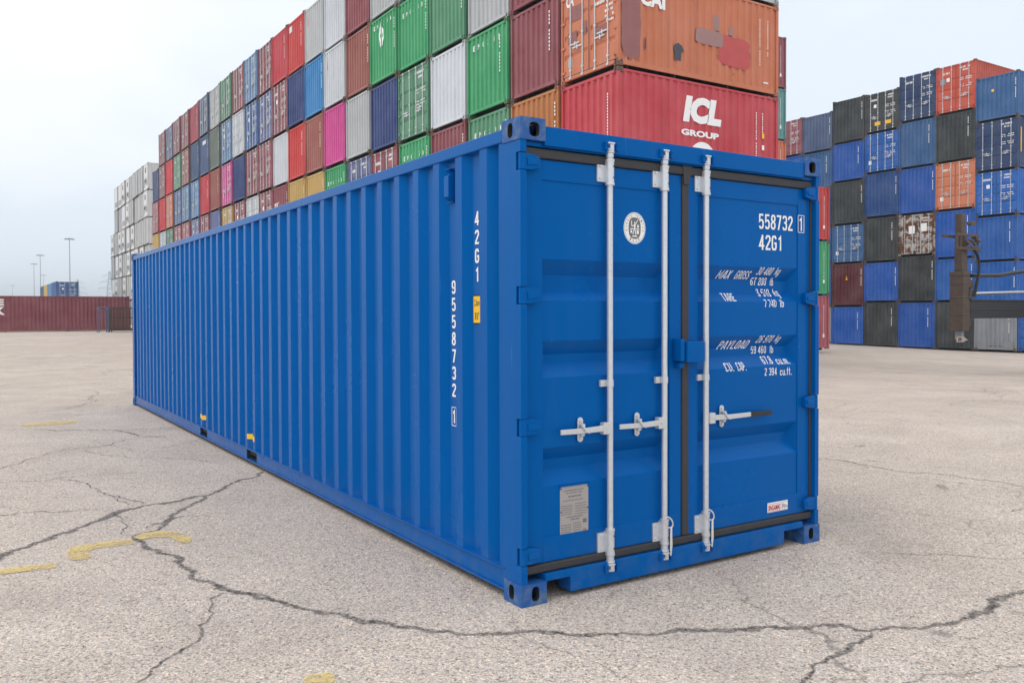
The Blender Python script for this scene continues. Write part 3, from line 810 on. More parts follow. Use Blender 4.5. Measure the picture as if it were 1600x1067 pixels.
# locking rods
RY = 0.018
def locking(x, door_o, side, hz, grip=False, cord=False):
    rod = put('lock_rod', MB().cyl((x, RY, 0.10), (x, RY, 2.50), 0.0175, n=20).mesh('lock_rod', GALV_MATT, True), door_o)
    for z0, z1 in ((2.288, 2.412), (0.196, 0.326)):
        mb = MB(); mb.cyl((x, RY, z0), (x, RY, z1), 0.0245, n=20)
        mb.box(x-0.024, x+0.024, RY, 0.05, z0+0.004, z1-0.004)
        mb.box(x-0.076, x-0.01, 0.034, 0.0445, z0+0.008, z1-0.012)
        mb.cyl((x, RY, z0-0.012), (x, RY, z0+0.002), 0.0275, n=20); mb.cyl((x, RY, z1-0.002), (x, RY, z1+0.010), 0.0275, n=20)
        for z in (z0+0.026, z1-0.030):
            mb.cyl((x-0.055, 0.026, z), (x-0.055, 0.036, z), 0.0075, n=8)
        o = put('rod_bracket', mb.mesh('rod_bracket', GALV_MATT, True), rod)
        mb = MB()
        for z in (z0+0.03, z1-0.03): mb.cyl((x+0.010, RY-0.0255, z), (x+0.010, RY-0.015, z), 0.0045, n=8)
        put('bolt', mb.mesh('bolt', DARK), rod)
    mb = MB(); mb.cyl((x, RY, 1.143), (x, RY, 1.180), 0.0215, n=18); mb.box(x-0.058, x+0.014, 0.030, 0.046, 1.143, 1.180)
    mb.cyl((x-0.044, 0.022, 1.162), (x-0.044, 0.032, 1.162), 0.007, n=8)
    put('rod_clip', mb.mesh('rod_clip', GALV_MATT, True), rod)
    # cams and keepers
    for zc, sg in ((2.492, 1), (0.118, -1)):
        mb = MB()
        mb.cyl((x, RY, zc-0.062*sg), (x, RY, zc-0.035*sg), 0.0225, n=18)
        mb.cyl((x, RY, zc-0.035*sg), (x, RY, zc-0.024*sg), 0.027, n=18)
        mb.box(x-0.030, x+0.012, -0.004, 0.020, zc-0.022, zc-0.012)
        mb.box(x-0.014, x+0.014, -0.006, 0.022, zc-0.024, zc+0.020)
        mb.box(x-0.036, x+0.016, -0.012, 0.006, zc+0.012, zc+0.022)
        put('cam', mb.mesh('cam', GALV_MATT), rod, bevel=0.003)
        for dx in (-0.052, 0.028):
            mb = MB()
            mb.box(x+dx, x+dx+0.020, -0.012, 0.0085, zc-0.024, zc+0.022)
            mb.cyl((x+dx+0.010, -0.016, zc+0.010), (x+dx+0.010, -0.012, zc+0.010), 0.008, n=8)
            put('keeper', mb.mesh('keeper', BLUE), rod, bevel=0.003)
    # handle with hub and retainer
    sg = side
    mb = MB()
    a, b = sorted((x+sg*0.016, x+sg*0.062)); mb.box(a, b, -0.004, 0.034, hz-0.036, hz+0.030)
    mb.cyl((x+sg*0.042, -0.009, hz), (x+sg*0.042, -0.003, hz), 0.007, n=10)
    put('handle_hub', mb.mesh('handle_hub', GALV), rod, bevel=0.004)
    end = 0.355 if not grip else 0.395
    mb = MB()
    mb.prism([(x+sg*0.055, hz-0.018), (x+sg*0.20, hz-0.020), (x+sg*end, hz-0.016), (x+sg*end, hz+0.012), (x+sg*0.20, hz+0.010), (x+sg*0.055, hz+0.016)], 1, 0.000, 0.011)
    put('handle', mb.mesh('handle', GALV), rod, bevel=0.003)
    if grip:
        mb = MB(); mb.prism([(x+sg*0.385, hz-0.019), (x+sg*0.58, hz-0.017), (x+sg*0.58, hz+0.012), (x+sg*0.385, hz+0.014)], 1, -0.005, 0.016)
        put('handle_grip', mb.mesh('handle_grip', BLACKP), rod, bevel=0.003)
    xr = x+sg*(0.195 if not grip else 0.160)
    mb = MB()
    outl = [(xr+0.019*math.cos(t), hz+0.048+0.019*math.sin(t)) for t in [math.pi*i/8 for i in range(9)]]
    outl += [(xr+0.019*math.cos(t), hz-0.052+0.019*math.sin(t)) for t in [math.pi+math.pi*i/8 for i in range(9)]]
    mb.prism(outl, 1, 0.036, 0.046)
    for dz in (0.046, -0.050): mb.cyl((xr, 0.028, hz+dz), (xr, 0.037, hz+dz), 0.009, n=10)
    mb.box(xr-0.014, xr+0.014, 0.010, 0.038, hz+0.016, hz+0.032); mb.box(xr-0.012, xr+0.012, 0.012, 0.038, hz-0.036, hz-0.022)
    mb.prism([(xr-0.016, hz+0.034), (xr+0.020, hz-0.006), (xr+0.034, hz-0.014), (xr+0.030, hz-0.022), (xr+0.004, hz-0.012), (xr-0.020, hz+0.020)], 1, -0.010, 0.000)
    put('handle_retainer', mb.mesh('handle_retainer', GALV), rod, bevel=0.003)
    if cord:
        pts = []
        for i in range(15):
            t = 2*math.pi*i/14
            pts.append((x+0.008+0.034*math.cos(t), RY-0.028-0.004*math.sin(t), 0.318+0.030*math.sin(t)-0.018*math.cos(t)))
        mb = MB(); mb.tube(pts, 0.0042, 6)
        mb.tube([(x+0.028, RY-0.031, 0.292), (x+0.025, RY-0.034, 0.24), (x+0.027, RY-0.034, 0.18), (x+0.022, RY-0.03, 0.12)], 0.005, 6)
        mb.tube([(x+0.022, RY-0.033, 0.292), (x+0.019, RY-0.034, 0.23), (x+0.018, RY-0.034, 0.15)], 0.004, 6)
        put('seal_cord', mb.mesh('seal_cord', ROPE, True), rod)
    return rod
locking(0.615, doorL, -1, 0.912)
locking(1.030, doorL, -1, 0.912, cord=True)
locking(1.373, doorR, 1, 0.912, grip=True, cord=True)

# lock box over the door joint
mb = MB(); mb.box(1.118, 1.150, -0.030, 0.046, 1.268, 1.402); mb.box(1.16, 1.305, -0.042, 0.036, 1.262, 1.386); mb.box(1.15, 1.16, -0.02, 0.04, 1.27, 1.386)
mb.box(1.135, 1.175, 0.0, 0.046, 1.225, 1.262)
put('lock_box', mb.mesh('lock_box', BLUE), doorR, bevel=0.006)

# side ventilator
mb = MB(); mb.prism([(0.050, 2.235), (0.004, 2.262), (0.004, 2.385), (0.050, 2.425)], 1, 0.795, 0.853)
mb.box(0.03, 0.05, 0.79, 0.858, 2.228, 2.236); mb.box(0.01, 0.05, 0.785, 0.862, 2.425, 2.431)
put('ventilator', mb.mesh('ventilator', BLUE), hero, bevel=0.003)

# lettering on the right door, following the pressed panel
def on_door(u, v): return (u, door_y(v)-0.0015, v)
mb = MB()
def dt(s, u0, u1, z, h, shear=0.0):
    q = MB(); sign_text(q, s, u0, u1, z-h/2, z+h/2, on_door, shear, 0, KINKS, 0.132 if h > 0.08 else 0.112)
    put('lettering', q.mesh('lettering', WHITE), doorR)
dt('558732', 1.883, 2.214, 2.150, 0.098); dt('42G1', 1.883, 2.106, 2.014, 0.098)
sign_text(mb, '1', 2.270, 2.306, 2.106, 2.196, lambda u, v: (u, DOOR_Y-0.0015, v))
for a, b, c, d in ((2.259, 2.323, 2.093, 2.097), (2.259, 2.323, 2.207, 2.211), (2.259, 2.263, 2.093, 2.211), (2.319, 2.323, 2.093, 2.211)):
    n_ = len(mb.v); yv = DOOR_Y-0.0015 if a > 2.26 else PAN_Y-0.0015
    mb.box(a, b, DOOR_Y-0.002, DOOR_Y-0.0005, c, d)
dt('MAX', 1.538, 1.655, 1.800, 0.052, 0.25); dt('GROSS', 1.702, 1.832, 1.800, 0.052, 0.25)
dt('30 480', 1.888, 2.030, 1.828, 0.048, 0.25); dt('kg', 2.062, 2.105, 1.830, 0.046, 0.25)
dt('67 200', 1.868, 2.018, 1.762, 0.050); dt('lb', 2.056, 2.088, 1.762, 0.050)
dt('3 510', 1.921, 2.050, 1.688, 0.050, -0.1); dt('kg', 2.085, 2.135, 1.690, 0.048, -0.1)
dt('7 740', 1.939, 2.055, 1.618, 0.050); dt('lb', 2.092, 2.128, 1.618, 0.050)
dt('TARE', 1.571, 1.684, 1.656, 0.052)
dt('PAYLOAD', 1.555, 1.825, 1.352, 0.054, 0.2)
dt('26 970', 1.888, 2.035, 1.384, 0.048, 0.25); dt('kg', 2.066, 2.110, 1.386, 0.046, 0.25)
dt('59 460', 1.874, 2.020, 1.313, 0.050); dt('lb', 2.058, 2.090, 1.313, 0.050)
dt('67.8', 1.946, 2.042, 1.245, 0.050, -0.1); dt('cu.m.', 2.078, 2.205, 1.238, 0.046, -0.1)
dt('2 394', 1.942, 2.060, 1.170, 0.050); dt('cu.ft.', 2.092, 2.208, 1.166, 0.050)
dt('CU.', 1.582, 1.660, 1.213, 0.054, -0.1); dt('CAP.', 1.690, 1.772, 1.213, 0.054, -0.1)
put('check_digit', mb.mesh('check_digit', WHITE), doorR)

# classification seal on the left door
mb = MB()
cx, cz = 0.828, 2.050
def ell(rx, rz, d, mi, n=40):
    mb.poly([(cx+rx*math.cos(2*math.pi*i/n), PAN_Y-d, cz+rz*math.sin(2*math.pi*i/n)) for i in range(n)], mi)
ell(0.083, 0.092, 0.0012, 0); 
for rx, rz in ((0.078, 0.087),):
    pts = [(cx+rx*math.cos(2*math.pi*i/40), cz+rz*math.sin(2*math.pi*i/40)) for i in range(41)]
    for (a, b), (c, d) in zip(pts[:-1], pts[1:]):
        k = 0.975
        mb.quad((a, PAN_Y-0.0016, b), (c, PAN_Y-0.0016, d), (cx+(c-cx)*k, PAN_Y-0.0016, cz+(d-cz)*k), (cx+(a-cx)*k, PAN_Y-0.0016, cz+(b-cz)*k), 1)
n_ = 40
mb.poly([(cx+0.046*math.copysign(abs(math.cos(2*math.pi*i/n_))**0.7, math.cos(2*math.pi*i/n_)), PAN_Y-0.0020, cz+0.062*math.copysign(abs(math.sin(2*math.pi*i/n_))**0.8, math.sin(2*math.pi*i/n_))) for i in range(n_)], 2)
def ring_text(s, t0, t1):
    for i, ch in enumerate(s):
        if ch == ' ': continue
        t = t0+(t1-t0)*i/(len(s)-1)
        px, pz = cx+0.063*math.cos(t), cz+0.074*math.sin(t)
        rot = t-math.pi/2 if t0 > t1 else t+math.pi/2
        c, sn = math.cos(rot), math.sin(rot)
        text_on(mb, ch, -0.0045, 0.0045, -0.006, 0.006, lambda u, v: (px+u*c-v*sn, PAN_Y-0.0022, pz+u*sn+v*c), 0, 0.0, 1)
ring_text('BUREAU VERITAS', R(190), R(-10))
ring_text('1828', R(240), R(300))
# the figure in the middle: standing, arms raised, scales and blocks beside it
def q2(p): mb.poly([(cx+a, PAN_Y-0.0026, cz+b) for a, b in p], 0)
q2([(-0.005, 0.024), (0.006, 0.026), (0.005, -0.008), (-0.007, -0.008)]); q2([(-0.004, 0.027), (0.004, 0.027), (0.005, 0.037), (-0.003, 0.037)])
q2([(-0.007, -0.006), (0.0, -0.006), (-0.012, -0.036), (-0.018, -0.034)]); q2([(0.0, -0.006), (0.006, -0.006), (0.010, -0.038), (0.003, -0.038)])
q2([(-0.005, 0.02), (-0.004, 0.015), (-0.022, 0.007), (-0.024, 0.012)]); q2([(-0.026, 0.012), (-0.020, 0.010), (-0.022, 0.044), (-0.028, 0.042)])
q2([(0.005, 0.024), (0.006, 0.018), (0.016, 0.032), (0.012, 0.036)]); q2([(0.012, 0.034), (0.016, 0.032), (0.024, 0.048), (0.019, 0.050)])
q2([(0.016, 0.004), (0.032, 0.004), (0.030, 0.018), (0.022, 0.024)]); q2([(-0.034, -0.008), (-0.010, -0.008), (-0.010, -0.002), (-0.034, -0.002)]); q2([(0.010, -0.008), (0.034, -0.008), (0.034, -0.002), (0.010, -0.002)])
q2([(0.014, -0.034), (0.030, -0.034), (0.032, -0.012), (0.014, -0.012)]); q2([(-0.032, -0.030), (-0.020, -0.026), (-0.022, -0.012), (-0.033, -0.012)]); q2([(-0.022, -0.050), (0.022, -0.050), (0.014, -0.043), (-0.014, -0.043)])
put('classification_seal', mb.mesh('classification_seal', [WHITE, GREYINK, GREYINK]), doorL)

# data plate
mb = MB(); x0, x1, z0, z1 = 0.288, 0.484, 0.318, 0.600
mb.prism([(x0+0.008, z0), (x1-0.008, z0), (x1, z0+0.008), (x1, z1-0.008), (x1-0.008, z1), (x0+0.008, z1), (x0, z1-0.008), (x0, z0+0.008)], 1, PAN_Y-0.0025, PAN_Y-0.0005, 0)
rp = random.Random(5)
def row(a, b, z, h):
    u = a
    while u < b-0.003:
        w_ = rp.uniform(0.004, 0.014); mb.quad((u, PAN_Y-0.0032, z), (min(b, u+w_), PAN_Y-0.0032, z), (min(b, u+w_), PAN_Y-0.0032, z+h), (u, PAN_Y-0.0032, z+h), 1); u += w_+0.003
row(0.315, 0.455, 0.574, 0.0055); row(0.330, 0.445, 0.560, 0.0055); row(0.345, 0.435, 0.538, 0.009); row(0.305, 0.450, 0.519, 0.005)
for i in range(5): row(0.296, 0.372, 0.492-i*0.012, 0.0045); row(0.392, 0.474, 0.496-i*0.014, 0.0045)
row(0.33, 0.445, 0.425, 0.006); row(0.36, 0.42, 0.41, 0.008)
for i in range(5): row(0.296, 0.365, 0.384-i*0.013, 0.005); row(0.378, 0.432, 0.388-i*0.013, 0.005)
mb.box(0.446, 0.472, PAN_Y-0.0032, PAN_Y-0.0026, 0.386, 0.408, 1); mb.box(0.446, 0.472, PAN_Y-0.0032, PAN_Y-0.0026, 0.336, 0.352, 2)
for px_, pz_ in ((x0+0.006, 0.462), (x1-0.006, 0.468), (x0+0.006, z0+0.008), (x1-0.006, z0+0.010), (x0+0.006, z1-0.01), (x1-0.006, z1-0.01)):
    mb.cyl((px_, PAN_Y-0.006, pz_), (px_, PAN_Y-0.002, pz_), 0.004, n=8, mi=3)
mb.box(x0-0.004, x1+0.004, PAN_Y-0.012, PAN_Y+0.001, z1+0.004, z1+0.009, 3)
put('data_plate', mb.mesh('data_plate', [PLATE, GREYINK, simple('faded_orange_print', (0.35, 0.2, 0.12)), BLUE]), doorL)

# maker's sticker
mb = MB(); sy = DOOR_Y-0.0012
mb.quad((1.965, sy, 0.243), (2.165, sy, 0.243), (2.165, sy, 0.307), (1.965, sy, 0.307), 0)
text_on(mb, 'SINGAMAS', 1.972, 2.092, 0.253, 0.290, lambda u, v: (u, sy-0.0008, v), 0, 0.03, 1)
for i in range(5): mb.box(2.105+0.012*i, 2.113+0.012*i, sy-0.0012, sy-0.0004, 0.256+0.006*(i % 2), 0.29-0.004*i, 2)
mb.box(1.969, 2.161, sy-0.0009, sy-0.0004, 0.297, 0.299, 1); mb.box(1.969, 2.161, sy-0.0009, sy-0.0004, 0.247, 0.249, 1)
put('sticker', mb.mesh('sticker', [WHITE, REDINK, simple('pale_grey_print', (0.35, 0.36, 0.45))]), doorR)

# lettering down the near end of the side
mb = MB(); fx = 0.0525
def side_ch(s, yc, zt, zb, w):   # u runs towards the viewer's right, which is -Y
    sign_text(mb, s, -w/2, w/2, zb, zt, lambda u, v: (fx, yc-u, v), th=0.15, nrm=(-1, 0, 0))
for i, ch in enumerate('42G1'): side_ch(ch, 0.540, 2.150-0.1085*i, 2.068-0.1085*i, 0.046 if ch != '1' else 0.036)
for i, ch in enumerate('9558732'): side_ch(ch, 0.822, 1.758-0.1045*i, 1.678-0.1045*i, 0.046)
side_ch('1', 0.825, 0.970, 0.890, 0.034)
for a, b, c, d in ((-0.029, 0.029, 0.984, 0.988), (-0.029, 0.029, 0.872, 0.876), (-0.029, -0.025, 0.872, 0.988), (0.025, 0.029, 0.872, 0.988)):
    mb.box(fx-0.001, fx+0.0005, 0.822+a, 0.822+b, c, d)
put('lettering', mb.mesh('lettering', WHITE), hero)
mb = MB()
mb.box(0.0512, 0.0535, 0.500, 0.586, 1.496, 1.666, 0); mb.box(0.0505, 0.0513, 0.500, 0.579, 1.504, 1.658, 1)
text_on(mb, '2,6m', -0.031, 0.031, 1.595, 1.640, lambda u, v: (0.0499, 0.540-u, v), 0, 0.012, 0)
text_on(mb, "8'6\"", -0.024, 0.024, 1.520, 1.565, lambda u, v: (0.0499, 0.540-u, v), 0, 0.012, 0)
put('height_sign', mb.mesh('height_sign', [INK, YELLOW]), hero)
SIDE_PR = corr_profile(0.225, L-0.16, 0.362, 0.012, 0.054)
def side_x(y):
    for (a_, d_), (b_, e_) in zip(SIDE_PR[:-1], SIDE_PR[1:]):
        if a_ <= y <= b_: return d_+(e_-d_)*(y-a_)/max(1e-6, b_-a_)
    return 0.054
for ya, yb, zc in ((4.93, 5.20, 0.290), (6.98, 7.19, 0.283), (7.19, 7.40, 0.300)):
    mb = MB(); cuts = [ya]+[p[0] for p in SIDE_PR if ya < p[0] < yb]+[yb]
    for p, q in zip(cuts[:-1], cuts[1:]):
        mb.quad((side_x(p)-0.0015, p, zc-0.027), (side_x(q)-0.0015, q, zc-0.027), (side_x(q)-0.0015, q, zc+0.027), (side_x(p)-0.0015, p, zc+0.027), 0)
    for p, q in zip(SIDE_PR[:-1], SIDE_PR[1:]):
        if p[1] == q[1] == 0.012 and p[0] > ya and q[0] < yb:
            yo = (p[0]+q[0])/2
            text_on(mb, 'FT I', -0.034, 0.034, zc-0.016, zc+0.016, lambda u, v: (0.0095, yo-u, v), 0, 0.02, 1)
    put('lift_label', mb.mesh('lift_label', [YELLOW, INK]), hero)

# ------------------------------------------------------------------ stacked containers
C20 = 6.058
COLORS = {
 'maroon': (146, 78, 88), 'dark maroon': (88, 26, 36), 'brown': (158, 94, 86), 'red': (204, 70, 82), 'bright red': (205, 62, 62),
 'bright green': (60, 165, 110), 'green': (82, 145, 112), 'tan': (190, 122, 68), 'orange': (210, 125, 90), 'orange red': (206, 82, 58),
 'white': (208, 214, 222), 'pale grey': (186, 190, 194), 'navy': (44, 68, 128), 'magenta': (205, 70, 150), 'yellow': (206, 172, 104),
 'sky blue': (52, 136, 198), 'light blue': (96, 140, 184), 'blue': (60, 100, 158), 'lilac blue': (104, 114, 158), 'pink': (176, 92, 104),
 'olive grey': (112, 122, 116), 'teal': (92, 150, 150), 'bright blue': (0, 88, 182), 'dark grey': (48, 56, 60), 'deep blue': (4, 72, 138),
 'steel blue': (46, 98, 152), 'slate blue': (78, 100, 138), 'light grey': (140, 146, 156), 'rusty white': (190, 186, 182), 'mid blue': (6, 98, 186), 'dark navy': (18, 56, 104)}
RUST = {'white': 0.35, 'rusty white': 1.0, 'orange': 0.42, 'tan': 0.5, 'maroon': 0.3, 'brown': 0.45, 'yellow': 0.4, 'pale grey': 0.3, 'steel blue': 0.35}
def rgba(name, extra=0.0):
    r, g, b = lin(*COLORS[name]); return (r, g, b, min(1.0, RUST.get(name, 0.15)+extra))

P2 = 0.262
def corr(mb, a0, a1, z0, z1, P, outer, inner, mi=0, pitch=P2, fo=0.095, sl=0.034):
    n = max(1, int((a1-a0-0.04)/pitch)); first = a0+((a1-a0)-(n*pitch-(pitch-fo-2*sl)))/2+sl
    pts = [(a0, inner)]
    for i in range(n):
        a = first+i*pitch
        pts += [(a-sl, inner), (a, outer), (a+fo, outer), (a+fo+sl, inner)]
    pts.append((a1, inner))
    for (a, d), (b, e) in zip(pts[:-1], pts[1:]):
        if b-a < 1e-4: continue
        mb.quad(P(a, d, z0), P(b, e, z0), P(b, e, z1), P(a, d, z1), mi)
    return pts

_mc = {}
def cached(key, fn):
    if key not in _mc: _mc[key] = fn()
    return _mc[key]
# local frame of a stacked container: end face at x = 0 facing -X, length along +X, width along +Y
def frame_mesh(h, ln=C20):
    def f():
        mb = MB()
        for x in (0.0, ln-0.1):
            for y in (0.0, W-0.075): mb.box(x+0.006, x+0.094, y+0.004, y+0.071, 0.11, h-0.11, 0)
            mb.box(x+0.01, x+0.09, 0.075, W-0.075, h-0.135, h-0.058, 0)
            mb.box(x+0.012, x+0.09, 0.17, W-0.17, 0.072, 0.165, 0)
        for y in (0.006, W-0.056):
            mb.box(0.1, ln-0.1, y, y+0.05, h-0.09, h-0.035, 0); mb.box(0.17, ln-0.17, y+0.004, y+0.046, 0.045, 0.17, 0)
        for x in (0.0, ln-0.178):
            for y in (0.0, W-0.162):
                for z in (0.0, h-0.118): mb.box(x-0.002, x+0.176, y, y+0.162, z, z+0.118, 1)
        # the oblong holes of the castings show as small dark slots
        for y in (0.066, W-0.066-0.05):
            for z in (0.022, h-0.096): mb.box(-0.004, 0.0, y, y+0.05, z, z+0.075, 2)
        for cx_ in (0.35, ln*0.33, ln*0.66, ln-0.5): mb.box(cx_, cx_+0.05, 0.08, W-0.08, -0.052, 0.158, 2)  # dark cross members, added and deepened to block sky light between tiers
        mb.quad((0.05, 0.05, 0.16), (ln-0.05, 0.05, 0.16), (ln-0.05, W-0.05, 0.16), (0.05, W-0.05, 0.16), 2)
        mb.quad((ln-0.04, 0.07, 0.15), (ln-0.04, W-0.07, 0.15), (ln-0.04, W-0.07, h-0.1), (ln-0.04, 0.07, h-0.1), 0)
        return mb.mesh('frame', [PAINT, RUSTY, DARK])
    return cached(('frame', h, ln), f)
def end_mesh(h):
    def f():
        mb = MB(); corr(mb, 0.072, W-0.072, 0.165, h-0.13, lambda a, d, z: (d, a, z), 0.016, 0.066)
        return mb.mesh('end_wall', PAINT)
    return cached(('end', h), f)
def side_mesh(h, s, ln=C20):
    def f():
        mb = MB(); Y = (lambda d: d) if s == 0 else (lambda d: W-d)
        corr(mb, 0.1, ln-0.1, 0.168, h-0.088, lambda a, d, z: (a, Y(d), z), 0.014, 0.050)
        return mb.mesh('side_wall', PAINT)
    return cached(('side', h, s, ln), f)
def roof_mesh(h, ln=C20):
    def f():
        mb = MB(); n = 20
        for i in range(n):
            a = 0.1+(ln-0.2)*i/n; b = 0.1+(ln-0.2)*(i+1)/n; c = (a+b)/2
            mb.quad((a, 0.05, h-0.05), (c, 0.05, h-0.035), (c, W-0.05, h-0.035), (a, W-0.05, h-0.05)); mb.quad((c, 0.05, h-0.035), (b, 0.05, h-0.05), (b, W-0.05, h-0.05), (c, W-0.05, h-0.035))
        return mb.mesh('roof', PAINT)
    return cached(('roof', h, ln), f)
# in the door frame seen from outside, the viewer's left is +Y
def door_mesh(h, s):
    def f():
        mb = MB(); y0, y1 = (W/2+0.008, W-0.085) if s == 0 else (0.085, W/2-0.008)
        z0, z1 = 0.19, h-0.15
        mb.box(0.03, 0.07, y0, y0+0.055, z0, z1); mb.box(0.03, 0.07, y1-0.055, y1, z0, z1)
        mb.box(0.03, 0.07, y0+0.055, y1-0.055, z1-0.09, z1); mb.box(0.03, 0.07, y0+0.055, y1-0.055, z0, z0+0.09)
        a, b = y0+0.055, y1-0.055; zz = z0+0.09; n = 4; step = (z1-0.09-zz)/n
        for i in range(n):
            c = zz+i*step; d = c+step
            rows = [(c, 0.036), (d-0.16, 0.036), (d-0.115, 0.066), (d-0.06, 0.066), (d, 0.036)] if i < n-1 else [(c, 0.036), (d, 0.036)]
            for (p, q), (r, t) in zip(rows[:-1], rows[1:]): mb.quad((q, a, p), (q, b, p), (t, b, r), (t, a, r))
        yh = y1+0.02 if s == 0 else y0-0.02
        for k in range(4):
            z = z0+0.12+(z1-z0-0.24)*k/3; lo, hi = sorted((yh+(0.06 if s == 0 else -0.06), yh-(0.10 if s == 0 else -0.10)))
            mb.box(-0.004, 0.03, lo, hi, z-0.035, z+0.035)
        mb.box(0.026, 0.05, y1 if s == 0 else y0-0.012, y1+0.012 if s == 0 else y0, z0, z1, 1)
        if s == 1: mb.box(0.022, 0.05, W/2-0.012, W/2+0.012, z0, z1, 1)
        mb.box(0.024, 0.05, y0, y1, z1, z1+0.02, 1); mb.box(0.024, 0.05, y0, y1, z0-0.02, z0, 1)
        return mb.mesh('door', [PAINT, RUBBER])
    return cached(('door', h, s), f)
ROD_Y = (W/2+0.80, W/2+0.27, W/2-0.27, W/2-0.80)
def rod_mesh(h, k):
    def f():
        y = ROD_Y[k]; mb = MB(); mb.cyl((0.012, y, 0.10), (0.012, y, h-0.07), 0.0185, n=8)
        for z in (0.12, h-0.10): mb.box(-0.012, 0.03, y-0.04, y+0.04, z-0.03, z+0.03)
        for z in (0.33, 1.25, h-0.33): mb.box(-0.008, 0.036, y-0.035, y+0.035, z-0.03, z+0.03)
        sg = 1 if k in (1, 3) else -1
        z = 1.0 if k in (0, 3) else 0.9
        lo, hi = sorted((y, y+sg*0.42)); mb.box(-0.016, -0.002, lo, hi, z-0.018, z+0.018)
        mb.box(-0.012, 0.034, y+sg*0.22-0.02, y+sg*0.22+0.02, z-0.06, z+0.06)
        return mb.mesh('lock_rod', GALV)
    return cached(('rod', h, k), f)
def bars(mb, rnd, y_left, y_right, z, h, x):
    """a row of worn characters from the viewer's left (large y) to the right."""
    y = y_left
    while y > y_right+0.02:
        w = rnd.uniform(0.025, 0.05); w = min(w, y-y_right)
        if rnd.random() < 0.86:
            mb.quad((x, y, z), (x, y-w, z), (x, y-w, z+h*rnd.uniform(0.75, 1)), (x, y, z+h))
        y -= w+0.018
def door_marks(h, v):
    def f():
        rnd = random.Random(v*31+7); mb = MB(); x = 0.027
        bars(mb, rnd, 0.95, 0.35, h-0.36, 0.10, x); bars(mb, rnd, 0.80, 0.45, h-0.52, 0.09, x)
        for i in range(4):
            z = h-0.95-0.11*i-(0.2 if i > 1 else 0)
            bars(mb, rnd, 0.62, 0.25, z, 0.055, x); bars(mb, rnd, 0.98, 0.72, z, 0.05, x)
        if v % 2: bars(mb, rnd, 2.05, 1.55, h-0.55, 0.13, x)
        if v % 3 == 0: mb.box(x-0.001, x+0.002, 1.95, 2.15, 0.55, 0.80)
        if v % 4 == 1: mb.box(x-0.001, x+0.002, 1.60, 1.80, h-1.0, h-0.78)
        return mb.mesh('markings', WHITE)
    return cached(('dm', h, v % 8), f)
def end_marks(h, v):
    def f():
        rnd = random.Random(v*17+3); mb = MB(); y = 0.072+0.115+P2*(0 if v % 2 else 1)
        # column of characters down the viewer's right, on the face of one rib
        z = h-0.42; k = 0
        while k < 11:
            if k not in (4,): mb.quad((0.0185, y+0.024, z), (0.0185, y-0.024, z), (0.0185, y-0.024, z-0.075), (0.0185, y+0.024, z-0.075*rnd.uniform(0.8, 1)))
            z -= 0.105; k += 1
        return mb.mesh('markings', WHITE)
    return cached(('em', h, v % 4), f)
_serial = [0]
def stacked(loc, h, color, kind, label, group, sides=(0,), ln=C20, marks=True, extra=0.0, rotz=0.0):
    """one container of a stack; kind 'end' = closed corrugated end, 'door' = door end."""
    _serial[0] += 1; v = _serial[0]
    o = tag(empty('stacked_container', loc), label, 'container', group); o.rotation_euler.z = rotz
    c = rgba(color, extra)
    k = 0.92+0.16*random.Random(v).random(); c = (c[0]*k, c[1]*k, c[2]*k, c[3])
    put('frame', frame_mesh(h, ln), o, color=c)
    for s in sides: put('side_wall', side_mesh(h, s, ln), o, color=c)
    put('roof', roof_mesh(h, ln), o, color=c)
    if kind == 'end':
        put('end_wall', end_mesh(h), o, color=c)
        if marks: put('markings', end_marks(h, v), o)['kind'] = 'stuff'
    else:
        for s in (0, 1): put('door', door_mesh(h, s), o, color=c)
        for k_ in range(4): put('lock_rod', rod_mesh(h, k_), o)
        if marks: put('markings', door_marks(h, v), o)['kind'] = 'stuff'
    return o

ORD = ['first', 'second', 'third', 'fourth', 'fifth', 'sixth', 'seventh', 'eighth', 'ninth', 'tenth', 'eleventh', 'twelfth', 'thirteenth', 'fourteenth',
       'fifteenth', 'sixteenth', 'seventeenth', 'eighteenth', 'nineteenth', 'twentieth', 'twenty-first', 'twenty-second', 'twenty-third']
KIND = {'end': 'corrugated-end', 'door': 'door-end'}
H8, H9, GAP = 2.591, 2.896, 0.026

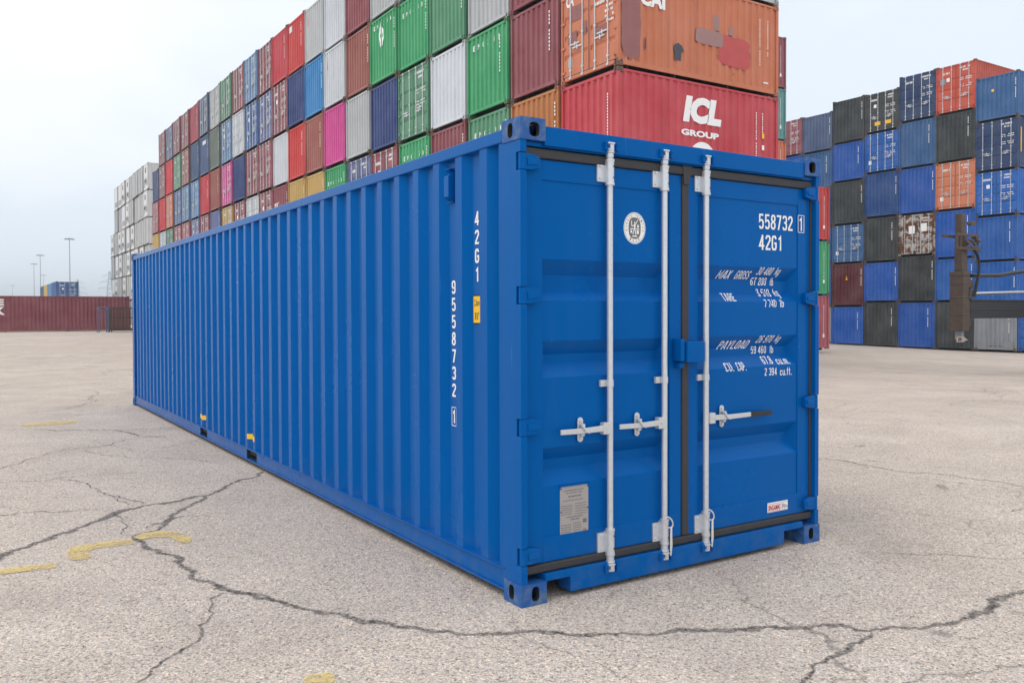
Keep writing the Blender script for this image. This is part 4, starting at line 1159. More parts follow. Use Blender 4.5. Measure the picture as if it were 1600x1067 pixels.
# long stack on the left: columns run away from the near corner, tiers t1 (ground) to t6
E, D = 'end', 'door'
WALL = [
 [('blue', E), ('maroon', D), ('red', E), ('orange', D), ('pale grey', E), ('maroon', E)],
 [('maroon', E), ('green', E), ('tan', E), ('maroon', E), ('maroon', E), ('brown', E)],
 [('brown', E), ('red', D), ('green', E), ('bright green', E), ('pale grey', E), ('blue', E)],
 [('navy', E), ('white', E), ('maroon', E), ('white', E), ('green', E), ('maroon', E)],
 [('maroon', D), ('tan', E), ('bright green', E), ('green', D), ('bright green', E), ('white', E)],
 [('green', E), ('brown', E), ('maroon', D), ('navy', E), ('bright green', E), ('pale grey', E)],
 [('red', E), ('blue', D), ('lilac blue', D), ('pale grey', E), ('brown', E), ('maroon', E)],
 [('maroon', E), ('maroon', D), ('bright green', E), ('magenta', E), ('white', E), ('white', E)],
 [('blue', E), ('brown', E), ('yellow', E), ('brown', E), ('sky blue', E), ('pale grey', E)],
 [('maroon', D), ('white', E), ('yellow', E), ('bright red', E), ('navy', E), ('bright red', E)],
 [('green', E), ('red', E), ('maroon', E), ('white', E), ('maroon', D), ('red', E)],
 [('blue', D), ('maroon', D), ('maroon', D), ('maroon', D), ('lilac blue', D), ('maroon', D)],
 [('maroon', E), ('brown', E), ('white', D), ('maroon', D), ('blue', D), ('light blue', D)],
 [('navy', D), ('green', D), ('maroon', D), ('navy', E), ('white', D), ('maroon', D)],
 [('red', E), ('maroon', D), ('yellow', D), ('magenta', D), ('light blue', D), ('green', D)],
 [('blue', D), ('blue', E), ('lilac blue', E), ('brown', E), ('olive grey', E), ('pale grey', D)],
 [('maroon', D), ('tan', D), ('maroon', D), ('red', E), ('slate blue', E), ('slate blue', D)],
 [('brown', E), ('maroon', D), ('lilac blue', D), ('light blue', D), ('slate blue', E), ('pink', E)],
 [('blue', D), ('maroon', D), ('pink', D), ('light blue', D), ('brown', D), ('maroon', D)],
 [('maroon', D), ('green', D), ('pink', D), ('blue', D), ('green', D), ('maroon', D)],
 [('white', D), ('blue', D), ('green', D), ('orange', D), ('red', E), ('slate blue', D)],
 [('maroon', D), ('navy', D), ('white', D), ('red', E), ('maroon', D), ('maroon', D)],
 [('blue', D), ('maroon', D), ('yellow', E), ('pink', D), ('slate blue', E)]]
COLY = [13.05, 15.54, 18.08, 20.68, 23.23, 25.81, 28.31, 30.84, 33.44, 35.92, 38.38, 40.84, 43.3, 45.76, 48.45, 51.11, 53.85, 56.5, 59.3, 61.95, 64.69, 67.4, 70.1, 72.7]
wall_objs = {}
for k, tiers in enumerate(WALL):
    y = COLY[k] + max(0.0, (COLY[k+1]-COLY[k]-W)/2 if k else 0.0)
    x = 11.57-0.0092*(y-13.05)
    z = ground_z(x+1, y+1) if k == 0 else 0.5*ground_z(x+1, y+1)+0.5*(0.14+0.0042*(y-15))
    z = max(z, ground_z(x, y), ground_z(x+C20, y+W), ground_z(x, y+W), ground_z(x+C20, y))
    for t, (cn, kd) in enumerate(tiers):
        lab = f'{cn} {KIND[kd]} container, {ORD[t]} tier up, {ORD[k]} column from near corner of long stack'
        wall_objs[k, t] = stacked((x+random.Random(k*9+t).uniform(-0.03, 0.03) if k else x, y, z+t*(H8+GAP)), H8, cn, kd, lab, 'containers in the long left stack',
                sides=(0, 1) if k in (0, 22) else (0,), marks=not (k in (0,) or (kd == E and cn in ('white', 'pale grey', 'navy', 'magenta'))))

def add_marks(o, build, mats, name='lettering'):
    mb = MB(); build(mb); q = put(name, mb.mesh(name, mats), o)
    if name == 'lettering': q['kind'] = 'stuff'
    return q
# red container on the corner: big white letters on its long side
def b_icl(mb):
    yv = 0.0115
    fn = lambda u, v: (u, yv, v)
    text_on(mb, 'ICL', 2.26, 3.72, 1.46, 2.18, fn, 0.18, 0.07)
    text_on(mb, 'GROUP', 2.2, 3.62, 1.10, 1.27, fn, 0.0, 0.05)
    mb.poly([(3.0+0.5*math.cos(math.pi*i/16), yv, 0.50+0.48*math.sin(math.pi*i/16)) for i in range(17)])
    rnd = random.Random(3)
    for xx, n in ((5.11, 22), (5.37, 8)):
        z = 2.05
        for i in range(n):
            if i % 12 != 11: mb.box(xx, xx+0.04, yv-0.001, yv+0.003, z-0.05*rnd.uniform(0.6, 1), z)
            z -= 0.072
    z = 2.0
    for i in range(22): mb.box(0.019, 0.021, 0.42, 0.46, z-0.05, z); z -= 0.075
add_marks(wall_objs[0, 2], b_icl, [WHITE])
add_marks(wall_objs[0, 2], lambda mb: (mb.box(5.36, 5.46, 0.0095, 0.0115, 1.33, 1.48)), [YELLOW], 'warning_label')
add_marks(wall_objs[0, 2], lambda mb: (mb.box(5.36, 5.46, 0.0095, 0.0115, 1.0, 1.14)), [WHITE], 'white_label')
wall_objs[0, 2]['label'] = 'red container with big white letters on its long side above the blue container'
# orange container above it: repainted patches and letters
def patch(mb, x0, x1, z0, z1, rnd, y=0.0105):
    pts = []; cx_, cz_ = (x0+x1)/2, (z0+z1)/2
    for i in range(44):          # ragged, round-cornered outline
        t = 2*math.pi*i/44; c_, s_ = math.cos(t), math.sin(t)
        k = (abs(c_)**5+abs(s_)**5)**-0.2*(1+rnd.uniform(-0.07, 0.05))
        pts.append((cx_+(x1-x0)/2*c_*k, cz_+(z1-z0)/2*s_*k))
    mb.poly([(a, y, b) for a, b in pts])
o4 = wall_objs[0, 3]
PATCH_RED = simple('red_repaint', (0.50, 0.075, 0.075), 0.6, 0, 0.2, 3)
PATCH_MAR = simple('maroon_repaint', (0.29, 0.115, 0.11), 0.6, 0, 0.2, 3)
PATCH_GREY = simple('mauve_repaint', (0.34, 0.19, 0.18), 0.6, 0, 0.2, 3)
PATCH_DK = simple('dark_repaint', (0.06, 0.06, 0.08), 0.6, 0, 0.3, 3)
rq = random.Random(2)
add_marks(o4, lambda mb: patch(mb, 3.6, 4.85, 0.56, 1.40, rq), [PATCH_RED], 'repaint_patch')
for q_ in ((2.72, 3.78, 1.02, 1.44), (3.38, 3.62, 1.46, 1.88), (4.0, 4.2, 1.42, 1.66)):
    add_marks(o4, lambda mb: patch(mb, *q_, rq, 0.0098), [PATCH_GREY], 'repaint_patch')
add_marks(o4, lambda mb: (patch(mb, 0.12, 0.78, 0.20, 2.5, rq)), [PATCH_MAR], 'repaint_patch')
add_marks(o4, lambda mb: mb.poly([(x_-0.5, 0.0098, z_-0.18) for x_, z_ in ((2.45, 0.62), (2.68, 0.60), (2.70, 0.85), (2.80, 0.88), (2.72, 1.02), (2.58, 1.08), (2.42, 0.98), (2.40, 0.86), (2.47, 0.82))]), [PATCH_DK], 'repaint_patch')
add_marks(o4, lambda mb: mb.poly([(0.9, 0.0098, 0.55), (0.95, 0.0098, 0.52), (0.96, 0.0098, 0.82), (0.92, 0.0098, 0.85)]), [PATCH_DK], 'repaint_patch')
def b_cai(mb):
    fn = lambda u, v: (u, 0.0092, v)
    text_on(mb, 'CAI', 0.75, 1.62, 1.66, 2.1, fn, 0.0, 0.05)
    rnd = random.Random(9)
    for xx, n in ((5.25, 18), (5.58, 14)):
        z = 2.1
        for i in range(n):
            if i % 12 != 11: mb.box(xx, xx+0.035, 0.0085, 0.0105, z-0.05*rnd.uniform(0.6, 1), z)
            z -= 0.075
    mb.box(5.42, 5.62, 0.0085, 0.0105, 0.30, 0.34)
    text_on(mb, 'CA', -2.22, -1.88, 2.05, 2.38, lambda u, v: (0.026, -u, v), 0, 0.05)
    bars(mb, rnd, 1.0, 0.4, 1.75, 0.09, 0.026)
    for i in range(4): bars(mb, rnd, 0.55, 0.2, 2.3-0.13*i, 0.07, 0.026); bars(mb, rnd, 0.55, 0.2, 1.6-0.13*i, 0.07, 0.026)
add_marks(o4, b_cai, [WHITE])
for q_ in ((1.55, 2.1, 1.62, 2.02), (1.75, 2.15, 1.05, 1.35), (0.5, 1.0, 0.95, 1.2), (1.32, 1.5, 1.15, 1.5)):
    add_marks(o4, lambda mb: mb.box(0.024, 0.0285, *q_), [PATCH_MAR], 'repaint_patch')
add_marks(o4, lambda mb: mb.box(0.03, 0.0345, 1.95, 2.15, 0.42, 0.68), [PLATE], 'data_plate')
o4['label'] = 'weathered orange container with repainted patches on top of the red lettered one'
# fleet numbers across the tops of green ends, letters on the two maroon ends
def across(o, s, zt, hh=0.17, y0=2.0, y1=0.5):
    def b(mb):
        n = len(s)
        for i, ch in enumerate(s):
            yc = y0+(y1-y0)*i/(n-1)
            text_on(mb, ch, -0.06, 0.06, zt-hh, zt, lambda u, v: (0.0185, yc-u, v), 0, 0.03)
    add_marks(o, b, [WHITE])
across(wall_objs[2, 2], 'EM0304', 2.05); across(wall_objs[2, 3], 'EM0348', 2.22); across(wall_objs[4, 2], 'EM0358', 2.05); across(wall_objs[4, 4], 'EM0348', 2.1)
across(wall_objs[5, 4], 'EM0344', 2.3); across(wall_objs[7, 2], 'EM0308', 1.95)
def b_tex(mb): text_on(mb, 'tex', -2.25, -1.45, 1.45, 1.85, lambda u, v: (0.018, -u, v), 0, 0.06)
add_marks(wall_objs[3, 2], b_tex, [WHITE]); add_marks(wall_objs[10, 2], b_tex, [WHITE])
def b_blot(mb):
    rnd = random.Random(4); pts = []
    for i in range(22):
        t = 2*math.pi*i/22; r = 1+rnd.uniform(-0.18, 0.14)
        pts.append((0.017, 1.35-0.24*r*math.cos(t), 1.78+0.40*r*math.sin(t)))
    mb.poly(pts)
add_marks(wall_objs[5, 4], b_blot, [WHITE], 'peeling_emblem')
add_marks(wall_objs[5, 4], lambda mb: (mb.box(0.0145, 0.0165, 1.36, 1.46, 1.72, 1.86), mb.box(0.0145, 0.0165, 1.19, 1.26, 1.70, 1.84), mb.box(0.0145, 0.0165, 1.30, 1.38, 1.48, 1.56)), [simple('bared_green', lin(44, 150, 84))], 'peeled_spots')
add_marks(wall_objs[9, 5], lambda mb: (mb.box(0.016, 0.0185, 1.75, 2.2, 2.05, 2.35)), [WHITE], 'white_emblem')
for kk, tt in ((7, 4), (8, 5)):
    add_marks(wall_objs[kk, tt], lambda mb: text_on(mb, '1', -2.02, -1.86, 1.7, 2.25, lambda u, v: (0.018, -u, v), 0.2, 0.05), [REDINK], 'red_mark')
for kk, tt in ((16, 4),):
    add_marks(wall_objs[kk, tt], lambda mb: mb.box(0.016, 0.0185, 0.7, 1.6, 2.0, 2.25), [WHITE], 'white_emblem')

# white refrigerated containers beyond the far end of the long stack
def reefer_end(h, v):
    def f():
        mb = MB(); x = 0.03
        mb.box(x, 0.09, 0.075, W-0.075, 0.165, h-0.13, 0)
        if v == 0:      # machinery end
            mb.box(0.005, x, 0.25, W-0.25, 1.35, h-0.25, 0)
            mb.cyl((-0.004, 1.22, h-0.72), (0.006, 1.22, h-0.72), 0.30, n=20, mi=1); mb.cyl((-0.008, 1.22, h-0.72), (-0.002, 1.22, h-0.72), 0.12, n=14, mi=2)
            mb.box(0.012, x+0.002, 0.30, 1.15, 0.55, 1.2, 2); mb.box(0.006, x, 1.3, 1.7, 0.85, 1.25, 1); mb.box(0.006, x, 1.75, 2.1, 0.4, 1.2, 2)
        elif v == 1:    # ribbed doors
            for i in range(8): mb.box(0.018, x, 0.16+0.28*i, 0.24+0.28*i, 0.2, h-0.17, 0)
            for y in (0.5, 1.0, 1.43, 1.93): mb.cyl((0.008, y, 0.1), (0.008, y, h-0.08), 0.02, n=6, mi=2)
        else:
            mb.box(0.015, x, 0.4, 2.0, 0.4, 1.0, 2)
        return mb.mesh('machinery_end' if v == 0 else 'end_panel', [REEFER, DARK, REEFG])
    return cached(('rf', h, v), f)
REEF = [[0, 0, 1, 1, 0, 0], [1, 1, 0, 1, 1, 1], [2, 1, 0, 1, 1, 1], [1, 0, 0, 0, 1, 1], [0, 1, 0, 2, 0, 0], [1, 0, 1, 0, 2, 0], [0, 1, 0, 0, 1, 2], [1, 0, 2, 1, 1, 2], [0, 2, 1, 0]]
for c, col_ in enumerate(REEF):
    y = 94.6+3.02*c; x = 14.45
    z = ground_z(x, y)+0.03
    for t, v in enumerate(col_):
        nm = {0: 'with dark fan grille', 1: 'with ribbed doors', 2: 'with grey lower panel'}[v]
        o = tag(empty('refrigerated_container', (x+random.Random(c*8+t).uniform(-0.1, 0.1), y, z+t*(H9+GAP))), f'white refrigerated container {nm}, {ORD[t]} tier up, {ORD[c]} column of far white stack', 'container', 'white refrigerated containers in the distance')
        w_ = (0.62, 0.63, 0.64, 0.12)
        put('frame', frame_mesh(H9, 12.192), o, color=w_); put('machinery_end' if v == 0 else 'end_panel', reefer_end(H9, v), o)
        for s_ in ((0, 1) if c in (0, 7, 8) else (0,)): put('side_wall', side_mesh(H9, s_, 12.192), o, color=w_)
        put('roof', roof_mesh(H9, 12.192), o, color=w_)

# stack on the right
RIGHT = [  # columns from the far (left) one to the near (right) one: colour, kind, height
 [('steel blue', E, 8), ('maroon', E, 8), ('dark grey', E, 8), ('blue', D, 8), ('bright blue', E, 9), ('maroon', D, 8)],
 [('light grey', D, 8), ('deep blue', E, 9), ('deep blue', E, 8), ('dark navy', D, 8), ('steel blue', E, 8), ('slate blue', E, 8)],
 [('bright blue', E, 8), ('dark maroon', E, 9), ('steel blue', D, 8), ('dark grey', E, 9), ('bright blue', E, 8), ('dark grey', E, 9)],
 [('dark grey', E, 9), ('bright blue', E, 8), ('dark grey', E, 9), ('deep blue', E, 9), ('mid blue', D, 8), ('dark grey', D, 8)],
 [('bright blue', E, 9), ('dark grey', E, 9), ('rusty white', D, 8), ('bright blue', E, 9), ('steel blue', E, 9), ('dark navy', D, 9)],
 [('dark grey', E, 9), ('mid blue', E, 8), ('bright blue', E, 9), ('orange', D, 9), ('dark grey', E, 9), ('orange red', D, 9)],
 [('light grey', E, 8), ('mid blue', E, 8), ('mid blue', E, 8), ('mid blue', D, 8), ('dark navy', D, 9), ('steel blue', E, 8)],
 [('mid blue', D, 8)]]
RY0 = [36.36, 33.86, 31.36, 28.87, 26.40, 23.95, 21.50, 19.00]
for c, col_ in enumerate(RIGHT):
    y = RY0[c]; x = 48.0; z = max(-0.71, ground_z(x, y), ground_z(x+C20, y), ground_z(x, y+W), ground_z(x+C20, y+W))
    for t, (cn, kd, hh) in enumerate(col_):
        h = H8 if hh == 8 else H9
        lab = f'{cn} {KIND[kd]} container, {ORD[t]} tier up, {ORD[len(RIGHT)-1-c]} column from right of right stack'
        o = stacked((x, y, z), h, cn, kd, lab, 'containers in the right stack', sides=(0,), extra=-0.05)
        if (c, t) == (2, 1): add_marks(o, lambda mb: mb.prism([(1.42, 1.75), (1.22, 1.75), (1.30, 2.05)], 0, 0.016, 0.0185), [YELLOW], 'warning_triangle')
        if (c, t) == (4, 2): [add_marks(o, lambda mb: mb.box(0.018, 0.0265, y_, y_+0.4, z_, z_+0.5), [WHITE], 'white_label') for y_, z_ in ((1.35, 1.35), (0.55, 1.45))]
        if (c, t) == (3, 5): [add_marks(o, lambda mb: mb.box(0.018, 0.0255, y_, y_+0.4, 0.42, 0.66), [YELLOW], 'yellow_label') for y_ in (0.55, 1.32)]
        if (c, t) == (6, 5):
            o['label'] = 'blue closed container with a yellow spot, top of the rightmost tall column'
            add_marks(o, lambda mb: mb.box(0.016, 0.0185, 1.40, 1.54, 1.62, 1.78), [YELLOW], 'warning_label')
        if (c, t) == (5, 5): add_marks(o, lambda mb: mb.box(0.018, 0.0262, 1.85, 2.2, 1.75, 2.1), [STEELGREY], 'emblem')
        if (c, t) == (6, 4): add_marks(o, lambda mb: mb.box(0.25, 0.36, -0.001, 0.002, 0.9, 2.3), [YELLOW], 'yellow_strip')
        if (c, t) == (6, 0):
            # gooseneck tunnel under the grey one
            add_marks(o, lambda mb: (mb.box(0.0, 0.02, 0.2, 0.75, 0.06, 0.55), mb.box(0.0, 0.02, 1.7, 2.25, 0.06, 0.55), mb.box(-0.004, 0.02, 0.75, 1.7, 0.3, 0.38)), [STEELGREY], 'tunnel_frame')
        z += h+GAP

# block between the two stacks: only its near long sides show
MID = [[('pink', E), ('bright green', E), ('bright red', E)], [('maroon', E), ('brown', E), ('blue', E), ('orange', E), ('teal', E), ('maroon', E)]]
for c, col_ in enumerate(MID):
    y = 22.75+2.62*c; x = 26.9; z = max(ground_z(x, y), ground_z(x+C20, y), ground_z(x, y+W), ground_z(x+C20, y+W)); z = max(z, -0.41)
    for t, (cn, kd) in enumerate(col_):
        lab = f'{cn} container side end-on, {ORD[t]} tier up, {"near" if c == 0 else "rear"} column behind the blue container'
        o = stacked((x, y, z+t*(H8+GAP)), H8, cn, kd, lab, 'containers in the middle block', sides=(0, 1))
        rnd = random.Random(c*7+t)
        def b(mb):
            z_ = 2.1
            for i in range(14):
                mb.box(5.62, 5.67, 0.0085, 0.0115, z_-0.06*rnd.uniform(0.5, 1), z_); z_ -= 0.10
            mb.box(5.58, 5.70, 0.0085, 0.0115, 0.55, 0.72)
        add_marks(o, b, [WHITE])

# maroon container lying across the far end of the yard, and neighbours
o = stacked((-3.9, 66.75, ground_z(2, 67)+0.01), H8, 'maroon', E, 'long maroon container side-on across the far left of the yard', 'containers on the far yard', sides=(0, 1), ln=12.192)
def b_k(mb):
    fn = lambda u, v: (u, 0.0085, v)
    text_on(mb, 'E', 3.42, 3.95, 1.86, 2.33, fn, 0.0, 0.06); text_on(mb, 'K', 3.42, 4.02, 1.2, 1.78, fn, 0.0, 0.06)
add_marks(o, b_k, [WHITE])
stacked((8.45, 66.26, ground_z(8, 63)+0.02), H8, 'slate blue', E, 'slate blue container end beside the long maroon container', 'containers on the far yard', sides=(0, 1), rotz=R(-90))
FARROW = [('blue', D, 0.0, 'blue container with door end above the maroon container in the distance'), ('light blue', E, 6.2, 'pale blue container side behind the distant blue door end'),
          ('yellow', E, 12.4, 'cream container side in the distant row'), ('slate blue', E, 18.6, 'farthest slate blue container of the distant row')]
for cn, kd, dy, lab in FARROW:
    y = 112+dy; x = 9.5; z = ground_z(x, y)
    for t in range(2):
        l2 = lab if t else lab.replace('container', 'lower container', 1)
        # end faces the camera: local -X turned towards -Y
        stacked((x, y+2.438*0, z+0.01+t*(H8+GAP)), H8, cn, kd, l2, 'distant container row', sides=(0, 1), rotz=R(90), ln=C20)

# ------------------------------------------------------------------ rusty cage bin and tube frame by the maroon container
bx0, by0 = 6.15, 60.6; bz = ground_z(bx0, by0)
bin_ = tag(empty('cage_bin', (bx0, by0, bz)), 'rusty slatted steel cage bin in front of the maroon container', 'bin')
mb = MB()
for x in (0, 2.15):
    for y in (0, 1.1): mb.box(x, x+0.08, y, y+0.08, 0, 1.72)
for z in (0.18, 0.95, 1.62): mb.box(0.08, 2.15, 0.01, 0.07, z, z+0.08); mb.box(0.08, 2.15, 1.11, 1.17, z, z+0.08); mb.box(0.01, 0.07, 0.08, 1.1, z, z+0.08); mb.box(2.16, 2.22, 0.08, 1.1, z, z+0.08)
mb.box(0.05, 2.2, 0.05, 1.15, 0.12, 0.18)
put('frame', mb.mesh('frame', RUSTBIN), bin_)
sl = MB().box(0, 0.11, -0.02, 0.01, 0.15, 1.68).mesh('slat', RUSTBIN)
for i in range(10): put('slat', sl, bin_, (0.12+0.205*i, 0, 0))
slb = MB().box(-0.02, 0.01, 0, 0.11, 0.15, 1.68).mesh('slat', RUSTBIN)
for i in range(5): put('slat', slb, bin_, (0, 0.12+0.2*i, 0))
rack = tag(empty('tube_rack', (bx0-0.72, by0, ground_z(bx0-0.7, by0))), 'faded blue tube rack standing beside the rusty cage bin', 'rack')
mb = MB()
for x in (0, 0.55):
    for y in (0, 0.9): mb.cyl((x, y, 0), (x+(-0.12 if x == 0 else 0.12), y, 0), 0.03, n=6); mb.cyl((x, y, 0), (x, y, 1.75), 0.03, n=6)
for z in (1.5, 1.72):
    mb.cyl((0, 0, z), (0.55, 0, z), 0.03, n=6); mb.cyl((0, 0.9, z), (0.55, 0.9, z), 0.03, n=6)
for x in (0, 0.55): mb.cyl((x, 0, 1.6), (x, 0.9, 1.6), 0.03, n=6)
put('tube_frame', mb.mesh('tube_frame', PALEBLUE, True), rack)
put('brace', MB().cyl((0, 0, 1.0), (0.55, 0, 1.5), 0.02, n=6).mesh('brace', PALEBLUE, True), rack)

# ------------------------------------------------------------------ lift truck at the right: only the end of its spreader is in view
tx, ty = 21.9, 10.15; tz = ground_z(28.5, 8.0)
truck = tag(empty('container_lift_truck', (tx, ty, tz)), 'container lift truck reaching its greasy brown spreader end in from the right', 'lift truck')
dz0 = -tz
mb = MB()
mb.box(0, 0.30, -0.20, 0.20, 1.00+dz0, 2.62+dz0); mb.box(0.30, 0.50, -0.15, 0.15, 1.12+dz0, 2.55+dz0)
mb.box(-0.02, 0.32, -0.22, 0.22, 2.60+dz0, 2.72+dz0); mb.box(-0.015, 0.315, -0.21, 0.21, 1.0+dz0, 1.28+dz0)
mb.box(0.08, 0.36, -0.12, 0.12, 2.72+dz0, 3.62+dz0); mb.box(0.08, 0.28, -0.10, 0.10, 3.62+dz0, 4.42+dz0)
for z_ in (1.45, 1.95, 2.35): mb.box(-0.012, 0.312, -0.212, 0.2, z_+dz0, z_+0.05+dz0)
mb.box(0.31, 0.56, -0.19, 0.02, 2.25+dz0, 2.50+dz0); mb.box(0.34, 0.48, -0.2, 0.0, 1.95+dz0, 2.2+dz0)
put('spreader_leg', mb.mesh('spreader_leg', GREASY), truck, bevel=0.015)
mb = MB()
mb.box(-0.42, -0.37, -0.24, -0.19, 3.36+dz0, 3.84+dz0); mb.box(-0.22, -0.18, -0.24, -0.19, 3.42+dz0, 3.74+dz0); mb.box(-0.4, 0.80, -0.24, -0.18, 3.74+dz0, 3.82+dz0); mb.box(-0.4, 0.05, -0.24, -0.18, 3.36+dz0, 3.42+dz0)
mb.box(-0.4, 0.85, 0.16, 0.22, 3.72+dz0, 3.80+dz0); mb.box(0.05, 0.86, -0.24, -0.14, 3.34+dz0, 3.46+dz0)
for i in range(9):
    rnd = random.Random(i+40); x = 0.1+0.08*i; z = 3.45+rnd.uniform(0, 0.3)+dz0
    mb.cyl((x, -0.28, z), (x+rnd.uniform(-0.05, 0.15), -0.12, z+rnd.uniform(-0.1, 0.1)), 0.035+0.02*rnd.random(), n=8)
mb.box(0.38, 0.62, -0.2, -0.1, 4.08+dz0, 4.2+dz0); mb.cyl((0.3, -0.15, 4.12+dz0), (0.72, -0.15, 4.16+dz0), 0.04, n=8)
put('valve_block', mb.mesh('valve_block', GREASY), truck, bevel=0.006)
mb = MB()
for k in range(3):
    pts = []
    for i in range(13):
        t = i/12; pts.append((0.5+0.32*math.sin(math.pi*t)*(1-0.12*k), -0.2-0.03*k, 3.35-1.35*t+0.25*math.sin(math.pi*t)+dz0))
    mb.tube(pts, 0.028, 6)
put('hydraulic_hose', mb.mesh('hydraulic_hose', TYRE, True), truck)
mb = MB(); mb.box(0.10, 0.24, -0.10, 0.10, 0.74+dz0, 1.0+dz0)
put('twistlock', mb.mesh('twistlock', STEELGREY), truck, bevel=0.01)
mb = MB(); mb.prism([(-0.16, 0.68+dz0), (0.18, 0.68+dz0), (0.24, 0.71+dz0), (0.40, 0.73+dz0), (0.24, 0.80+dz0), (0.18, 0.84+dz0), (-0.16, 0.83+dz0)], 1, -0.13, -0.10)
put('number_tag', mb.mesh('number_tag', simple('pale_tag', (0.42, 0.36, 0.33))), truck)
mb = MB(); text_on(mb, '08', -0.13, 0.05, 0.71+dz0, 0.81+dz0, lambda u, v: (u, -0.134, v), 0, 0.03)
put('tag_lettering', mb.mesh('tag_lettering', INK), truck)
mb = MB(); mb.box(0.45, 7.2, -0.16, 0.28, 1.36+dz0, 1.90+dz0); mb.box(0.45, 7.2, -0.175, -0.16, 1.60+dz0, 1.64+dz0); mb.box(0.45, 7.2, -0.2, 0.3, 1.88+dz0, 1.92+dz0)
put('spreader_beam', mb.mesh('spreader_beam', BOOM), truck, bevel=0.01)
put('cylinder_rod', MB().cyl((0.72, -0.05, 2.09+dz0), (5.8, -0.05, 2.22+dz0), 0.05, n=14).mesh('cylinder_rod', CHROME, True), truck)
put('rod_end', MB().box(0.5, 0.75, -0.12, 0.05, 2.02+dz0, 2.18+dz0).mesh('rod_end', BOOM), truck, bevel=0.01)
put('hose_carrier', MB().tube([(0.6, -0.1, 2.62+dz0), (2.2, -0.1, 2.66+dz0), (3.0, -0.1, 2.76+dz0), (5.6, -0.1, 2.95+dz0)], 0.06, 8).mesh('hose_carrier', BOOM, True), truck)
mb = MB(); mb.box(5.3, 5.75, -0.7, -0.2, 0.3, 6.4); mb.box(6.75, 7.2, -0.7, -0.2, 0.3, 6.4); mb.box(5.75, 6.75, -0.6, -0.35, 1.2, 1.6); mb.box(5.75, 6.75, -0.6, -0.35, 6.0, 6.3)
put('mast', mb.mesh('mast', BOOM), truck, bevel=0.02)
mb = MB(); mb.prism([(-5.6, 0.55), (-0.8, 0.55), (-0.8, 1.3), (-3.4, 1.5), (-3.6, 2.0), (-5.4, 2.0), (-5.7, 1.5)], 0, 5.2, 7.3)
put('chassis', mb.mesh('chassis', simple('lift_truck_yellow', (0.6, 0.33, 0.03), 0.45)), truck, bevel=0.04)
mb = MB(); mb.prism([(-3.3, 1.5), (-1.6, 1.45), (-1.75, 3.1), (-3.2, 3.1)], 0, 5.6, 6.9)
put('cab', mb.mesh('cab', GLASS), truck, bevel=0.04)
for wx in (4.75, 7.35):
    for wy in (-1.3, -4.9):
        mb = MB(); mb.cyl((wx, wy, 0.8), (wx+0.5, wy, 0.8), 0.8, n=24); mb.cyl((wx-0.02, wy, 0.8), (wx+0.52, wy, 0.8), 0.36, n=16, mi=1)
        put('wheel', mb.mesh('wheel', [TYRE, STEELGREY], True), truck)

# ------------------------------------------------------------------ floodlight masts and pylons in the distance
def mast(u, top, dist, hgt, label):
    lat = (u-800)/1332.988*dist; p = CAM + Vector((0.5419, 0.8404, 0))*dist + Vector((0.8404, -0.5419, 0))*lat
    z0 = ground_z(p.x, p.y)
    o = tag(empty('floodlight_mast', (p.x, p.y, z0)), label, 'light mast', 'floodlight masts on the horizon')
    put('pole', MB().cyl((0, 0, 0), (0, 0, hgt), 0.26, 0.13, n=10).mesh('pole', FARSTEEL, True), o)
    mb = MB(); mb.cyl((0, 0, hgt-0.3), (0, 0, hgt+0.1), 0.8, 0.9, n=12)
    for i in range(8):
        t = 2*math.pi*i/8; c, s = math.cos(t), math.sin(t)
        mb.cyl((0.8*c, 0.8*s, hgt-0.2), (1.6*c, 1.6*s, hgt-0.2), 0.08, n=5); mb.box(1.5*c-0.25, 1.5*c+0.25, 1.5*s-0.25, 1.5*s+0.25, hgt-0.4, hgt-0.05)
    put('lamp_ring', mb.mesh('lamp_ring', FARSTEEL), o)
for u, top, lab in ((110, 370, 'tallest floodlight mast rising beside the distant blue container row'), (64, 396, 'second tallest floodlight mast, left of the tallest'),
                    (54, 410, 'third tallest floodlight mast, close left of the second'), (69, 428, 'small floodlight mast just right of the second tallest'),
                    (20, 444, 'smallest floodlight mast at the far left')):
    dist = 28.5/((491.5-top)/1332.988)
    mast(u, top, dist, 30.0-1.0, lab)
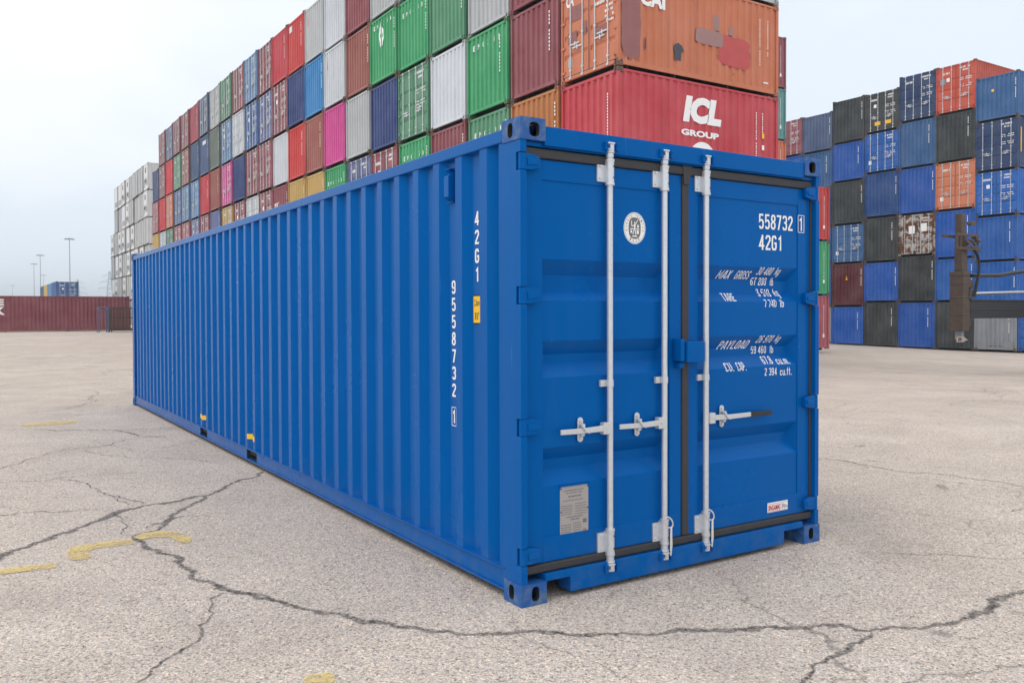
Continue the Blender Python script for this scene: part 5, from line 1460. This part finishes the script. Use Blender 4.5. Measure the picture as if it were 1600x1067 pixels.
def pylon(u, top, lab):
    hgt = 38.0; dist = (hgt-1.5)/((491.5-top)/1332.988)
    lat = (u-800)/1332.988*dist; p = CAM + Vector((0.5419, 0.8404, 0))*dist + Vector((0.8404, -0.5419, 0))*lat
    o = tag(empty('lattice_pylon', (p.x, p.y, 0)), lab, 'pylon', 'lattice pylons on the horizon')
    mb = MB()
    def hw(z): return 3.6*(1-z/hgt)**1.0*0.9+0.45
    n = 9; zs = [hgt*i/n for i in range(n+1)]
    for a, b in zip(zs[:-1], zs[1:]):
        A = [(sx*hw(a), sy*hw(a), a) for sx, sy in ((-1, -1), (1, -1), (1, 1), (-1, 1))]; B = [(sx*hw(b), sy*hw(b), b) for sx, sy in ((-1, -1), (1, -1), (1, 1), (-1, 1))]
        for i in range(4):
            j = (i+1) % 4
            mb.cyl(A[i], B[i], 0.22, n=4, caps=False); mb.cyl(A[i], B[j], 0.13, n=4, caps=False); mb.cyl(A[j], B[i], 0.13, n=4, caps=False)
    put('lattice_tower', mb.mesh('lattice_tower', FARSTEEL), o)
    mb = MB()
    for z, w in ((hgt*0.62, 8.5), (hgt*0.76, 7.0), (hgt*0.90, 5.5)):
        for s in (-1, 1):
            mb.cyl((s*0.5, 0, z), (s*w, 0, z), 0.18, n=4); mb.cyl((s*0.5, 0, z+2.2), (s*w, 0, z), 0.16, n=4); mb.cyl((s*w, 0, z), (s*w, 0, z-2.2), 0.14, n=4)
    put('cross_arms', mb.mesh('cross_arms', FARSTEEL), o)
pylon(85, 440, 'faint lattice pylon left of the tallest floodlight mast')
pylon(122, 436, 'faint lattice pylon right of the tallest floodlight mast')
pylon(172, 424, 'faint lattice pylon beside the far white container stack')

# ------------------------------------------------------------------ thin damp air
hz = MB().box(-1300, 1300, -70, 2600, -2.2, 42.0)
hm = bpy.data.materials.new('haze'); hm.use_nodes = True
hn = hm.node_tree.nodes; hn.clear()
hv = hn.new('ShaderNodeVolumePrincipled'); ho = hn.new('ShaderNodeOutputMaterial')
hv.inputs['Color'].default_value = (0.86, 0.94, 1.0, 1); hv.inputs['Density'].default_value = 0.0007; hv.inputs['Anisotropy'].default_value = 0.3
hm.node_tree.links.new(hv.outputs[0], ho.inputs['Volume'])
haze = put('haze', hz.mesh('haze', hm)); haze['kind'] = 'stuff'; haze['label'] = 'thin damp haze over the whole container yard'; haze['category'] = 'haze'
